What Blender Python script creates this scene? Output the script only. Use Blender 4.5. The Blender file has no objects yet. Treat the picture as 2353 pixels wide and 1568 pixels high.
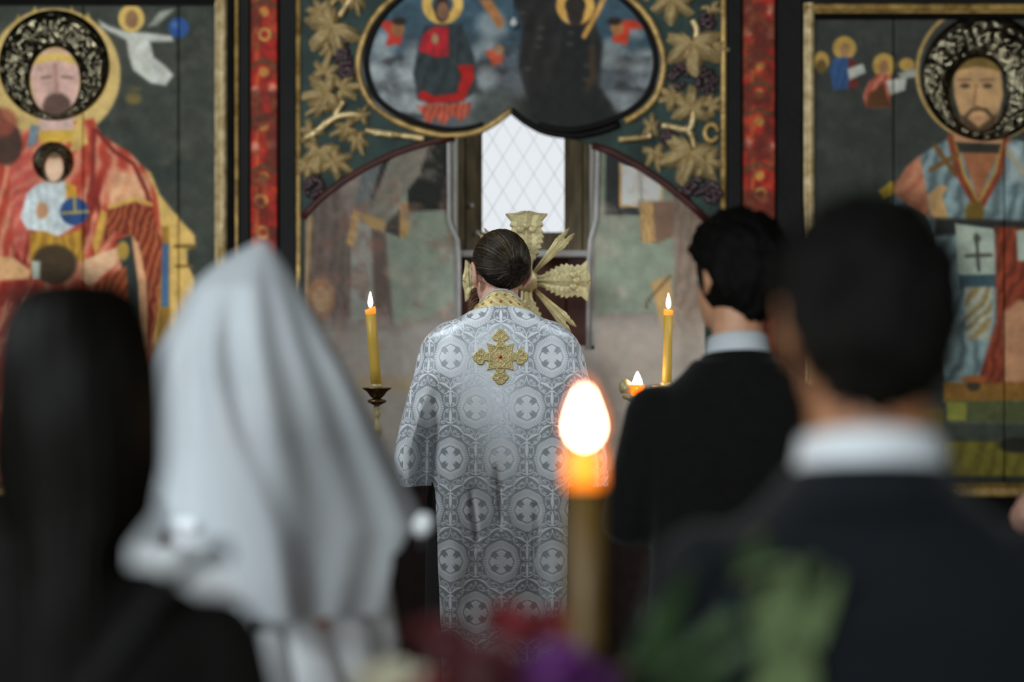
import bpy, bmesh, math, random
import numpy as np
from mathutils import Vector, Matrix, noise as mnoise
from mathutils.bvhtree import BVHTree
from mathutils.geometry import tessellate_polygon

random.seed(7)
rng = np.random.default_rng(11)
scene = bpy.context.scene
C = scene.collection
PI = math.pi

# ------------------------------------------------------------------ camera, light, exposure
F = 2353 * 85.0 / 36.0          # focal length in photo pixels (85 mm lens on a 36 mm frame)
EYE = 1.55                      # eye height of the photographer
cam_d = bpy.data.cameras.new('camera')
cam = bpy.data.objects.new('camera', cam_d)
C.objects.link(cam)
cam.location = (0, 0, EYE)
cam.rotation_euler = (PI / 2, 0, 0)
cam_d.lens = 85
cam_d.sensor_width = 36
cam_d.clip_start = 0.05
cam_d.dof.use_dof = True
cam_d.dof.focus_distance = F / 824
cam_d.dof.aperture_fstop = 1.5
scene.camera = cam

scene.view_settings.view_transform = 'Standard'
scene.view_settings.look = 'None'
scene.view_settings.gamma = 1.0
scene.view_settings.use_curve_mapping = False
scene.view_settings.exposure = 0.92

world = bpy.data.worlds.new('overcast_sky')
scene.world = world
world.use_nodes = True
world.node_tree.nodes['Background'].inputs[0].default_value = (0.8, 0.9, 0.97, 1)
world.node_tree.nodes['Background'].inputs[1].default_value = 1.0


def area_light(name, loc, target, sx, sy, power, col):
    d = bpy.data.lights.new(name, 'AREA')
    d.shape = 'RECTANGLE'
    d.size, d.size_y = sx, sy
    d.energy = power
    d.color = col
    o = bpy.data.objects.new(name, d)
    C.objects.link(o)
    o.location = loc
    o.rotation_euler = (Vector(target) - Vector(loc)).to_track_quat('-Z', 'Y').to_euler()
    return o


# daylight standing in the openings of the church: west window, two nave side windows, altar side windows
DAY = (0.88, 0.96, 0.98)
area_light('daylight_west_window', (-1.2, -3.55, 2.3), (-0.1, 6.5, 1.5), 0.9, 0.8, 200, DAY)
area_light('daylight_nave_window', (-2.12, 2.4, 2.45), (0.2, 4.4, 1.4), 1.5, 1.0, 30, DAY)
area_light('daylight_nave_window_north', (2.12, 0.6, 2.35), (0.0, 3.8, 1.3), 0.7, 0.9, 6, DAY)
area_light('daylight_altar_window_south', (-1.42, 6.32, 2.6), (0.0, 6.75, 1.5), 0.6, 0.8, 12, DAY)
area_light('daylight_altar_window_north', (1.42, 6.45, 2.65), (0.0, 6.8, 1.5), 0.6, 0.8, 7, DAY)

# ------------------------------------------------------------------ helpers
def lin(c):
    c = np.asarray(c, float)
    if c.max() > 1.001:
        c = c / 255.0
    return np.where(c <= 0.04045, c / 12.92, ((c + 0.055) / 1.055) ** 2.4)


def W(px, py, s=1000.0, dy=0.0):
    """point that stands at the depth where one metre covers s photo pixels"""
    return Vector(((px - 1176.5) / s, F / s + dy, EYE - (py - 784.0) / s))


def node_mat(name):
    m = bpy.data.materials.new(name)
    m.use_nodes = True
    nt = m.node_tree
    return m, nt, nt.nodes['Principled BSDF']


def mat(name, col, rough=0.6, metal=0.0, vary=0.0, vscale=20.0, bump=0.0, bscale=60.0, sheen=0.0, col2=None,
        spec=0.5, sub=0.0, stretch=None):
    m, nt, b = node_mat(name)
    c = lin(col)
    b.inputs['Base Color'].default_value = (*c, 1)
    b.inputs['Roughness'].default_value = rough
    b.inputs['Metallic'].default_value = metal
    b.inputs['Specular IOR Level'].default_value = spec
    if sheen:
        b.inputs['Sheen Weight'].default_value = sheen
    if sub:
        b.inputs['Subsurface Weight'].default_value = sub
        b.inputs['Subsurface Radius'].default_value = (0.01, 0.004, 0.002)
    if vary or bump or col2 is not None:
        tc = nt.nodes.new('ShaderNodeTexCoord')
        src = tc.outputs['Object']
        if stretch:
            mp = nt.nodes.new('ShaderNodeMapping')
            mp.inputs['Scale'].default_value = stretch
            nt.links.new(src, mp.inputs['Vector'])
            src = mp.outputs['Vector']
    if vary or col2 is not None:
        n = nt.nodes.new('ShaderNodeTexNoise')
        n.inputs['Scale'].default_value = vscale
        n.inputs['Detail'].default_value = 5
        nt.links.new(src, n.inputs['Vector'])
        r = nt.nodes.new('ShaderNodeValToRGB')
        r.color_ramp.elements[0].position = 0.32
        r.color_ramp.elements[1].position = 0.68
        lo = lin(col2) if col2 is not None else c * (1 - vary)
        hi = c if col2 is not None else np.minimum(c * (1 + vary), 1)
        r.color_ramp.elements[0].color = (*lo, 1)
        r.color_ramp.elements[1].color = (*hi, 1)
        nt.links.new(n.outputs['Fac'], r.inputs['Fac'])
        nt.links.new(r.outputs['Color'], b.inputs['Base Color'])
    if bump:
        n2 = nt.nodes.new('ShaderNodeTexNoise')
        n2.inputs['Scale'].default_value = bscale
        n2.inputs['Detail'].default_value = 4
        nt.links.new(src, n2.inputs['Vector'])
        bp = nt.nodes.new('ShaderNodeBump')
        bp.inputs['Strength'].default_value = bump
        bp.inputs['Distance'].default_value = 0.01
        nt.links.new(n2.outputs['Fac'], bp.inputs['Height'])
        nt.links.new(bp.outputs['Normal'], b.inputs['Normal'])
    return m


def emit_mat(name, col, strength):
    m = bpy.data.materials.new(name)
    m.use_nodes = True
    nt = m.node_tree
    nt.nodes.remove(nt.nodes['Principled BSDF'])
    e = nt.nodes.new('ShaderNodeEmission')
    e.inputs['Color'].default_value = (*lin(col), 1)
    e.inputs['Strength'].default_value = strength
    nt.links.new(e.outputs[0], nt.nodes['Material Output'].inputs['Surface'])
    return m


def paint_mat(name, rough=0.5, bump=0.0, metal=0.0, bscale=150.0, coat=0.0):
    m, nt, b = node_mat(name)
    a = nt.nodes.new('ShaderNodeAttribute')
    a.attribute_name = 'Col'
    n = nt.nodes.new('ShaderNodeTexNoise')
    n.inputs['Scale'].default_value = 260
    n.inputs['Detail'].default_value = 3
    tc = nt.nodes.new('ShaderNodeTexCoord')
    nt.links.new(tc.outputs['Object'], n.inputs['Vector'])
    mx = nt.nodes.new('ShaderNodeMix')
    mx.data_type = 'RGBA'
    mx.blend_type = 'MULTIPLY'
    mx.inputs[0].default_value = 0.35
    nt.links.new(a.outputs['Color'], mx.inputs[6])
    nt.links.new(n.outputs['Color'], mx.inputs[7])
    sp = nt.nodes.new('ShaderNodeMix')
    sp.data_type = 'RGBA'
    sp.inputs[0].default_value = 0.2
    nt.links.new(a.outputs['Color'], sp.inputs[6])
    nt.links.new(mx.outputs[2], sp.inputs[7])
    nt.links.new(sp.outputs[2], b.inputs['Base Color'])
    b.inputs['Roughness'].default_value = rough
    b.inputs['Metallic'].default_value = metal
    b.inputs['Coat Weight'].default_value = coat
    b.inputs['Specular IOR Level'].default_value = 0.12
    if bump:
        n2 = nt.nodes.new('ShaderNodeTexNoise')
        n2.inputs['Scale'].default_value = bscale
        nt.links.new(tc.outputs['Object'], n2.inputs['Vector'])
        bp = nt.nodes.new('ShaderNodeBump')
        bp.inputs['Strength'].default_value = bump
        bp.inputs['Distance'].default_value = 0.004
        nt.links.new(n2.outputs['Fac'], bp.inputs['Height'])
        nt.links.new(bp.outputs['Normal'], b.inputs['Normal'])
    return m


def tag(o, label=None, cat=None, group=None, kind=None):
    if label:
        o['label'] = label
    if cat:
        o['category'] = cat
    if group:
        o['group'] = group
    if kind:
        o['kind'] = kind
    return o


def link(name, me, material=None, parent=None, smooth=True):
    o = bpy.data.objects.new(name, me)
    C.objects.link(o)
    if material is not None and not me.materials:
        me.materials.append(material)
    if smooth and len(me.polygons):
        me.polygons.foreach_set('use_smooth', np.ones(len(me.polygons), dtype=bool))
    if parent is not None:
        attach(o, parent)
    return o


def world_loc(p):
    v = Vector(p.location)
    while p.parent is not None:
        p = p.parent
        v += Vector(p.location)
    return v


def attach(o, parent):
    """parent keeps its place; the child was modelled in world coordinates or carries its own world location"""
    o.parent = parent
    o.location = Vector(o.location) - world_loc(parent)


def empty(name, loc, label, cat, group=None):
    o = bpy.data.objects.new(name, None)
    o.empty_display_size = 0.1
    C.objects.link(o)
    o.location = loc
    return tag(o, label, cat, group)


def me_from(verts, faces, name='mesh'):
    me = bpy.data.meshes.new(name)
    me.from_pydata([tuple(v) for v in verts], [], [tuple(f) for f in faces])
    me.update()
    return me


def rebase(o, L):
    """top-level mesh: move its origin to L without moving the surface"""
    o.data.transform(Matrix.Translation(-Vector(L)))
    o.location = L
    return o


class Geo:
    """collects closed pieces; build() links them as one mesh"""
    def __init__(self):
        self.v = []
        self.f = []

    def add(self, vs, fs):
        k = len(self.v)
        self.v += [tuple(p) for p in vs]
        self.f += [tuple(i + k for i in f) for f in fs]
        return self

    def box(self, a, b):
        x0, y0, z0 = a
        x1, y1, z1 = b
        vs = [(x0, y0, z0), (x1, y0, z0), (x1, y1, z0), (x0, y1, z0), (x0, y0, z1), (x1, y0, z1), (x1, y1, z1), (x0, y1, z1)]
        return self.add(vs, [(0, 3, 2, 1), (4, 5, 6, 7), (0, 1, 5, 4), (1, 2, 6, 5), (2, 3, 7, 6), (3, 0, 4, 7)])

    def loft(self, rings, cap=True, closed=True):
        n = len(rings[0])
        vs, fs = [], []
        for r in rings:
            vs += [tuple(p) for p in r]
        for i in range(len(rings) - 1):
            for j in range(n if closed else n - 1):
                a, b = i * n + j, i * n + (j + 1) % n
                fs.append((a, b, b + n, a + n))
        if cap:
            fs.append(tuple(range(n - 1, -1, -1)))
            k = (len(rings) - 1) * n
            fs.append(tuple(range(k, k + n)))
        return self.add(vs, fs)

    def tube(self, pts, rad, n=8, cap=True, flat=1.0):
        pts = [Vector(p) for p in pts]
        if not hasattr(rad, '__len__'):
            rad = [rad] * len(pts)
        rings = []
        up = Vector((0.13, 0.31, 0.94))
        for i, p in enumerate(pts):
            t = (pts[min(i + 1, len(pts) - 1)] - pts[max(i - 1, 0)])
            t = t.normalized() if t.length > 1e-9 else Vector((0, 0, 1))
            u = t.cross(up)
            if u.length < 1e-3:
                u = t.cross(Vector((1, 0, 0)))
            u.normalize()
            w = u.cross(t).normalized()
            up = w
            rings.append([p + (u * math.cos(2 * PI * k / n) + w * (flat * math.sin(2 * PI * k / n))) * rad[i] for k in range(n)])
        return self.loft(rings, cap)

    def ell(self, c, r, n=16, m=10, rot=None):
        c = Vector(c)
        rings = []
        for i in range(1, m):
            t = PI * i / m
            ring = []
            for k in range(n):
                a = 2 * PI * k / n
                p = Vector((r[0] * math.sin(t) * math.cos(a), r[1] * math.sin(t) * math.sin(a), -r[2] * math.cos(t)))
                if rot is not None:
                    p = rot @ p
                ring.append(c + p)
            rings.append(ring)
        return self.loft(rings)

    def capsule(self, a, ra, b, rb, n=14):
        a, b = Vector(a), Vector(b)
        t = (b - a)
        L = t.length
        t = t / L if L > 1e-9 else Vector((0, 0, 1))
        pts, rad = [], []
        for q in (-1, -0.8, -0.5, 0):
            pts.append(a + t * (q * ra))
            rad.append(max(ra * math.sqrt(max(0, 1 - q * q)), ra * 0.12))
        for q in (0.33, 0.66):
            pts.append(a + t * (L * q))
            rad.append(ra + (rb - ra) * q)
        for q in (0, 0.5, 0.8, 1):
            pts.append(b + t * (q * rb))
            rad.append(max(rb * math.sqrt(max(0, 1 - q * q)), rb * 0.12))
        return self.tube(pts, rad, n)

    def lathe(self, prof, c, n=24, cap=True):
        c = Vector(c)
        return self.loft([[c + Vector((r * math.cos(2 * PI * k / n), r * math.sin(2 * PI * k / n), z)) for k in range(n)] for r, z in prof], cap)

    def mesh(self, name='mesh'):
        return me_from(self.v, self.f, name)

    def build(self, name, material, parent=None, smooth=True, M=None):
        me = self.mesh(name)
        if M is not None:
            me.transform(M)
        return link(name, me, material, parent, smooth)

    def fused(self, name, material, parent=None, voxel=0.006, smooth=4, M=None):
        """one continuous surface grown round all pieces"""
        me = self.mesh(name)
        if M is not None:
            me.transform(M)
        t = bpy.data.objects.new('tmp', me)
        C.objects.link(t)
        r = t.modifiers.new('r', 'REMESH')
        r.mode = 'VOXEL'
        r.voxel_size = voxel
        if smooth:
            s = t.modifiers.new('s', 'SMOOTH')
            s.iterations = smooth
            s.factor = 0.5
        dg = bpy.context.evaluated_depsgraph_get()
        out = bpy.data.meshes.new_from_object(t.evaluated_get(dg))
        bpy.data.objects.remove(t)
        bpy.data.meshes.remove(me)
        out.materials.clear()
        return link(name, out, material, parent, True)


def ell_ring(c, rx, ryb, ryf, n=40, e=2.2, tilt=0.0):
    """horizontal ring, back half depth ryb (towards -y), front half ryf"""
    out = []
    for k in range(n):
        a = 2 * PI * k / n
        sx, cy = math.sin(a), math.cos(a)
        x = rx * math.copysign(abs(sx) ** (2 / e), sx)
        y = math.copysign(abs(cy) ** (2 / e), cy)
        y *= ryf if y > 0 else ryb
        out.append(Vector((c[0] + x, c[1] + y, c[2] + tilt * y)))
    return out


def poly_prism(pts, y0, y1):
    """outline given as (x, z) pairs, prism between depths y0 (front) and y1"""
    tri = tessellate_polygon([[Vector((x, z, 0)) for x, z in pts]])
    n = len(pts)
    vs = [(x, y0, z) for x, z in pts] + [(x, y1, z) for x, z in pts]
    fs = [tuple(t) for t in tri] + [tuple(i + n for i in reversed(t)) for t in tri]
    fs += [(i, (i + 1) % n, (i + 1) % n + n, i + n) for i in range(n)]
    return vs, fs


def fix_normals(me):
    bm = bmesh.new()
    bm.from_mesh(me)
    bmesh.ops.recalc_face_normals(bm, faces=bm.faces)
    bm.to_mesh(me)
    bm.free()
    return me


def prism_obj(name, px_pts, dy0, dy1, material, parent=None, s=1000.0):
    pts = []
    for p in px_pts:
        w = W(p[0], p[1], s)
        pts.append((w.x, w.z))
    vs, fs = poly_prism(pts, F / s + dy0, F / s + dy1)
    return link(name, fix_normals(me_from(vs, fs, name)), material, parent, False)


def slab(name, x0, y0, x1, y1, dy0, dy1, material, parent=None, s=1000.0, bev=0.0):
    a, b = W(x0, y1, s, dy0), W(x1, y0, s, dy1)
    if bev:
        g = Geo()
        cx, cz, hx, hz = (a.x + b.x) / 2, (a.z + b.z) / 2, (b.x - a.x) / 2, (b.z - a.z) / 2
        rings = []
        for k, y in ((1.0, b.y), (1.0, a.y + bev), (0.0, a.y)):
            q = bev * (1 - k)
            rings.append([(cx - hx + q, y, cz - hz + q), (cx + hx - q, y, cz - hz + q), (cx + hx - q, y, cz + hz - q), (cx - hx + q, y, cz + hz - q)])
        g.loft(rings)
        return link(name, fix_normals(g.mesh(name)), material, parent, False)
    return Geo().box(a, b).build(name, material, parent, False)


# ------------------------------------------------------------------ pigment painter (flat paint on real panels)
def smooth01(x):
    x = np.clip(x, 0, 1)
    return x * x * (3 - 2 * x)


def vnoise(X, Y, scale, seed, octaves=4):
    r = np.random.default_rng(seed)
    tot = np.zeros_like(X, dtype=float)
    amp, norm = 1.0, 0.0
    for o in range(octaves):
        g = r.random((64, 64))
        u, v = X / scale + 17.3, Y / scale + 5.1
        i, j = np.floor(u).astype(int), np.floor(v).astype(int)
        fu, fv = smooth01(u - i), smooth01(v - j)
        a, b = g[j % 64, i % 64], g[j % 64, (i + 1) % 64]
        c, d = g[(j + 1) % 64, i % 64], g[(j + 1) % 64, (i + 1) % 64]
        tot += amp * ((a * (1 - fu) + b * fu) * (1 - fv) + (c * (1 - fu) + d * fu) * fv)
        norm += amp
        amp *= 0.55
        scale *= 0.5
    return tot / norm


def seg_dist(X, Y, a, b):
    dx, dy = b[0] - a[0], b[1] - a[1]
    L2 = dx * dx + dy * dy + 1e-12
    t = np.clip(((X - a[0]) * dx + (Y - a[1]) * dy) / L2, 0, 1)
    return np.hypot(X - a[0] - t * dx, Y - a[1] - t * dy)


class Paint:
    def __init__(s, x0, y0, x1, y1, step, base):
        s.nx, s.ny = int(round((x1 - x0) / step)) + 1, int(round((y1 - y0) / step)) + 1
        s.X, s.Y = np.meshgrid(np.linspace(x0, x1, s.nx), np.linspace(y0, y1, s.ny))
        s.c = np.zeros((s.ny, s.nx, 3)) + np.asarray(base, float) / 255.0

    def over(s, a, col):
        s.c += (np.asarray(col, float) / 255.0 - s.c) * np.clip(a, 0, 1)[..., None]
        return s

    def poly(s, pts, col, soft=5, a=1.0, fold=None):
        inside = np.zeros_like(s.X, bool)
        d = np.full(s.X.shape, 1e9)
        n = len(pts)
        for i in range(n):
            p, q = pts[i], pts[(i + 1) % n]
            d = np.minimum(d, seg_dist(s.X, s.Y, p, q))
            if p[1] != q[1]:
                cond = (s.Y < p[1]) != (s.Y < q[1])
                inside ^= cond & (s.X < (q[0] - p[0]) * (s.Y - p[1]) / (q[1] - p[1]) + p[0])
        sd = np.where(inside, -d, d)
        al = np.clip(0.5 - sd / soft, 0, 1) * a
        if fold is None:
            return s.over(al, col)
        f, col2, ang, per = fold
        t = (s.X * math.cos(ang) + s.Y * math.sin(ang)) / per + 2.2 * vnoise(s.X, s.Y, per * 3, int(per) + n)
        k = (0.5 + 0.5 * np.sin(t * 2 * PI)) ** 1.5 * f
        cc = (np.asarray(col, float) * (1 - k[..., None]) + np.asarray(col2, float) * k[..., None]) / 255.0
        s.c += (cc - s.c) * al[..., None]
        return s

    def ell(s, cx, cy, rx, ry, col, soft=5, a=1.0):
        d = (np.hypot((s.X - cx) / rx, (s.Y - cy) / ry) - 1) * min(rx, ry)
        return s.over(np.clip(0.5 - d / soft, 0, 1) * a, col)

    def ring(s, cx, cy, r, w, col, soft=4, a=1.0, ry=None):
        d = np.abs((np.hypot((s.X - cx) / r, (s.Y - cy) / (ry or r)) - 1) * r) - w / 2
        return s.over(np.clip(0.5 - d / soft, 0, 1) * a, col)

    def line(s, pts, w, col, soft=3, a=1.0):
        d = np.full(s.X.shape, 1e9)
        for i in range(len(pts) - 1):
            d = np.minimum(d, seg_dist(s.X, s.Y, pts[i], pts[i + 1]))
        return s.over(np.clip(0.5 - (d - w / 2) / soft, 0, 1) * a, col)

    def mottle(s, amp, scale, seed, col=None, lo=0.45, hi=0.75):
        n = vnoise(s.X, s.Y, scale, seed)
        if col is None:
            s.c *= (1 + amp * (n - 0.5) * 2)[..., None]
            return s
        return s.over(amp * smooth01((n - lo) / (hi - lo)), col)

    def mesh(s, name, gain, material, parent, sc=1000.0, dy=0.0, xr=None, mask=None, thick=0.0, relief=None):
        i0, i1 = 0, s.nx
        X, Y, c = s.X, s.Y, s.c
        if xr:
            k = np.where((X[0] >= xr[0] - 1e-6) & (X[0] <= xr[1] + 1e-6))[0]
            i0, i1 = k[0], k[-1] + 1
            X, Y, c = X[:, i0:i1].copy(), Y[:, i0:i1], c[:, i0:i1]
            X[:, 0], X[:, -1] = xr
            mask = None if mask is None else mask[:, i0:i1]
        ny, nx = X.shape
        V = np.stack([(X - 1176.5) / sc, np.full(X.shape, F / sc + dy), EYE - (Y - 784) / sc], -1)
        if relief is not None:
            V[..., 1] -= relief[:, i0:i1] if xr else relief
        idx = np.arange(ny * nx).reshape(ny, nx)
        q = np.stack([idx[:-1, :-1], idx[1:, :-1], idx[1:, 1:], idx[:-1, 1:]], -1).reshape(-1, 4)
        if mask is not None:
            mq = (mask[:-1, :-1] & mask[1:, :-1] & mask[1:, 1:] & mask[:-1, 1:]).reshape(-1)
            q = q[mq]
        V = V.reshape(-1, 3)
        col = np.clip(lin(np.clip(c, 0, 1)) * gain, 0, 0.95).reshape(-1, 3)
        if thick and mask is None:
            b = np.concatenate([idx[0, :], idx[1:, -1], idx[-1, -2::-1], idx[-2:0:-1, 0]])
            k = len(V)
            Vb = V[b] + np.array([0, thick, 0])
            V = np.concatenate([V, Vb])
            col = np.concatenate([col, col[b] * 0.6])
            m = len(b)
            r = np.arange(m)
            q = np.concatenate([q, np.stack([b, b[(r + 1) % m], k + (r + 1) % m, k + r], -1)])
        me = bpy.data.meshes.new(name)
        me.vertices.add(len(V))
        me.vertices.foreach_set('co', V.astype(np.float32).ravel())
        me.loops.add(q.size)
        me.loops.foreach_set('vertex_index', q.astype(np.int32).ravel())
        me.polygons.add(len(q))
        me.polygons.foreach_set('loop_start', np.arange(0, q.size, 4, dtype=np.int32))
        me.update(calc_edges=True)
        at = me.attributes.new('Col', 'FLOAT_COLOR', 'POINT')
        at.data.foreach_set('color', np.concatenate([col, np.ones((len(col), 1))], 1).astype(np.float32).ravel())
        if mask is not None:
            bm = bmesh.new()
            bm.from_mesh(me)
            bmesh.ops.delete(bm, geom=[v for v in bm.verts if not v.link_faces], context='VERTS')
            bm.to_mesh(me)
            bm.free()
        return link(name, me, material, parent, False)


# ------------------------------------------------------------------ materials
M = {}
M['wall_wood'] = mat('wall_wood', (70, 55, 40), 0.75, vary=0.35, vscale=6, bump=0.3, stretch=(1, 1, 12))
M['floor_wood'] = mat('floor_wood', (92, 70, 50), 0.5, vary=0.3, vscale=5, bump=0.2, stretch=(8, 1, 1))
M['plaster'] = mat('plaster', (176, 172, 164), 0.85, vary=0.2, vscale=9, bump=0.3)
M['plaster_edge'] = mat('plaster_edge', (196, 192, 192), 0.6, vary=0.12, vscale=30)
M['black_frame'] = mat('black_frame', (16, 15, 13), 0.6, spec=0.12, vary=0.3, vscale=12, bump=0.12)
M['niche_wood'] = mat('niche_wood', (112, 98, 72), 0.6, vary=0.35, vscale=10, bump=0.2, stretch=(6, 6, 1))
M['red_wood'] = mat('red_wood', (92, 52, 40), 0.6, vary=0.3, vscale=14)
M['gilt'] = mat('gilt', (196, 160, 92), 0.4, 0.25, vary=0.35, vscale=34, bump=0.25, bscale=120, col2=(120, 92, 46))
M['gilt_pale'] = mat('gilt_pale', (214, 192, 146), 0.42, 0.2, vary=0.3, vscale=40, bump=0.25, bscale=130, col2=(156, 128, 78))
M['gilt_leaf'] = mat('gilt_leaf', (226, 200, 146), 0.33, 0.35, vscale=34, bump=0.4, bscale=90, col2=(134, 106, 62))
M['grape'] = mat('grape', (58, 38, 42), 0.35, 0.0, vary=0.4, vscale=40)
M['teal'] = mat('teal', (46, 66, 60), 0.6, 0.0, spec=0.2, vscale=14, col2=(26, 39, 35), bump=0.25, bscale=60)
M['arch_red'] = mat('arch_red', (62, 24, 19), 0.5, spec=0.3, vary=0.3, vscale=30)
M['painting'] = paint_mat('painting', 0.62, 0.12)
M['fresco'] = paint_mat('fresco', 0.85, 0.35, bscale=90)
M['brass'] = mat('brass', (194, 180, 134), 0.46, 0.35, vary=0.18, vscale=40, bump=0.2, bscale=110)
M['brass_dark'] = mat('brass_dark', (104, 84, 54), 0.35, 0.8, vary=0.25, vscale=40)
M['silver'] = mat('silver', (92, 86, 70), 0.17, 0.98, vary=0.5, vscale=40, bump=0.25, bscale=120)
M['wax_yellow'] = mat('wax_yellow', (214, 174, 74), 0.45, sub=0.15)
M['altar_cloth'] = mat('altar_cloth', (34, 20, 16), 0.9, spec=0.2, vary=0.2, vscale=30, sheen=0.3)
M['skin'] = mat('skin', (206, 158, 138), 0.5, vary=0.12, vscale=30, bump=0.12, bscale=260, sub=0.12)
M['skin_tan'] = mat('skin_tan', (188, 138, 106), 0.5, vary=0.1, vscale=30, sub=0.1)
M['skin_deep'] = mat('skin_deep', (134, 88, 56), 0.55, vary=0.1, vscale=30, sub=0.1)
M['suit_black'] = mat('suit_black', (15, 16, 14), 0.9, spec=0.1, vary=0.2, vscale=60, sheen=0.05, bump=0.1, bscale=500)
M['suit_navy'] = mat('suit_navy', (14, 18, 22), 0.9, spec=0.1, vary=0.2, vscale=60, sheen=0.05, bump=0.1, bscale=500)
M['shirt'] = mat('shirt', (184, 190, 195), 0.7, vary=0.04, vscale=40)
M['shoe'] = mat('shoe', (24, 22, 21), 0.25)
M['hair_black'] = mat('hair_black', (9, 9, 7), 0.65, spec=0.08, vary=0.3, vscale=60, bump=0.6, bscale=160, stretch=(1, 1, 0.2))
M['hair_dark'] = mat('hair_dark', (20, 16, 12), 0.5, spec=0.15, vary=0.3, vscale=60, bump=0.4, bscale=120, stretch=(1, 1, 0.1))
M['cassock'] = mat('cassock', (22, 21, 20), 0.9)
M['dress'] = mat('dress', (222, 226, 230), 0.55, vary=0.06, vscale=30, bump=0.15, bscale=60)
M['coat_dark'] = mat('coat_dark', (10, 9, 8), 0.9, spec=0.1, vary=0.2, vscale=30)
M['eye'] = mat('eye', (210, 205, 198), 0.15)
M['flame'] = emit_mat('flame', (255, 226, 178), 20)
# ------------------------------------------------------------------ the room
D = F / 1000.0                  # depth of the icon screen


def struct(name, g, m, parent=None, L=None):
    o = g.build(name, m, None, False)
    tag(o, kind='structure')
    if L is not None:
        rebase(o, L)
    if parent is not None:
        attach(o, parent)
    return o


struct('floor', Geo().box((-2.3, -3.75, -0.1), (2.3, D + 0.06, 0.0)), M['floor_wood'], L=(0, 1, 0))
struct('floor_altar', Geo().box((-2.3, D - 0.08, 0.0), (2.3, 8.6, 0.15)).box((-2.3, D + 0.06, -0.1), (2.3, 8.6, 0.0)), M['floor_wood'], L=(0, 6.8, 0.15))
struct('ceiling', Geo().box((-2.4, -3.8, 3.3), (2.4, 8.7, 3.4)), M['wall_wood'], L=(0, 2, 3.3))


def wall_with_hole(name, axis, pos, thick, u0, u1, z0, z1, hole, m):
    """wall plane with one window opening; axis 'x' = runs along y at x=pos, 'y' = runs along x at y=pos"""
    g = Geo()
    a, b, c, d = hole

    def bx(p0, p1, q0, q1):
        if axis == 'x':
            g.box((min(pos, pos + thick), p0, q0), (max(pos, pos + thick), p1, q1))
        else:
            g.box((p0, min(pos, pos + thick), q0), (p1, max(pos, pos + thick), q1))
    bx(u0, a, z0, z1)
    bx(b, u1, z0, z1)
    bx(a, b, z0, c)
    bx(a, b, d, z1)
    return struct(name, g, m)


wall_with_hole('wall_left', 'x', -2.2, -0.12, -3.75, D + 0.06, 0, 3.3, (1.6, 3.2, 1.9, 3.0), M['wall_wood'])
wall_with_hole('wall_right', 'x', 2.2, 0.12, -3.75, D + 0.06, 0, 3.3, (0.25, 0.95, 1.9, 2.8), M['wall_wood'])
wall_with_hole('wall_back', 'y', -3.62, -0.12, -2.32, 2.32, 0, 3.3, (-1.67, -0.73, 1.88, 2.72), M['wall_wood'])
wall_with_hole('wall_altar_left', 'x', -1.5, -0.12, D + 0.1, 8.7, 0.15, 3.3, (6.02, 6.62, 2.2, 3.0), M['plaster'])
wall_with_hole('wall_altar_right', 'x', 1.5, 0.12, D + 0.1, 8.7, 0.15, 3.3, (6.15, 6.75, 2.2, 3.0), M['plaster'])
M['daylight'] = emit_mat('daylight_pane', (226, 236, 250), 1.2)


def plain_window(name, axis, pos, hole, n):
    a, b, c, d = hole
    g = Geo()

    def bx(gg, p0, p1, q0, q1, t0, t1):
        if axis == 'x':
            gg.box((pos + t0, p0, q0), (pos + t1, p1, q1))
        else:
            gg.box((p0, pos + t0, q0), (p1, pos + t1, q1))
    w = 0.04
    bx(g, a, a + w, c, d, -0.02, 0.02)
    bx(g, b - w, b, c, d, -0.02, 0.02)
    bx(g, a, b, c, c + w, -0.02, 0.02)
    bx(g, a, b, d - w, d, -0.02, 0.02)
    bx(g, (a + b) / 2 - 0.015, (a + b) / 2 + 0.015, c, d, -0.015, 0.015)
    o = g.build(name, M['niche_wood'], None, False)
    tag(o, kind='structure')
    for k in range(2):
        p = Geo()
        h = (a + b) / 2
        u0, u1 = (a + w, h - 0.015) if k == 0 else (h + 0.015, b - w)
        bx(p, u0, u1, c + w, d - w, -0.006, 0.006)
        p.build('pane', M['daylight'], o, False)
    return o


plain_window('window_2', 'x', -2.26, (1.6, 3.2, 1.9, 3.0), 2)
plain_window('window_3', 'x', 2.26, (0.25, 0.95, 1.9, 2.8), 3)
plain_window('window_4', 'y', -3.68, (-1.67, -0.73, 1.88, 2.72), 4)
plain_window('window_5', 'x', -1.56, (6.02, 6.62, 2.2, 3.0), 5)
plain_window('window_6', 'x', 1.56, (6.15, 6.75, 2.2, 3.0), 6)

struct('wall_front', Geo().box((-2.2, D + .05, 0), (-.50, D + .1, 3.3)).box((.50, D + .05, 0), (2.2, D + .1, 3.3)).box((-.50, D + .05, 2.45), (.50, D + .1, 3.3)), M['wall_wood'])
# ---- altar wall with the faded wall painting and the deep window niche
SW = 690.0
NI = (1044, 1364, 120, 800)      # niche opening in photo pixels
p = Paint(130, -360, 2230, 1756, 6, (104, 92, 84))
p.mottle(0.5, 90, 3, (122, 104, 96)).mottle(0.6, 60, 4, (78, 66, 62))
low = smooth01((p.Y - 690) / 90)
p.over(low * 0.75, (122, 114, 110)).mottle(0.35, 70, 8, (136, 122, 116)).mottle(0.35, 50, 9, (98, 84, 74), 0.5, 0.7)
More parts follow.
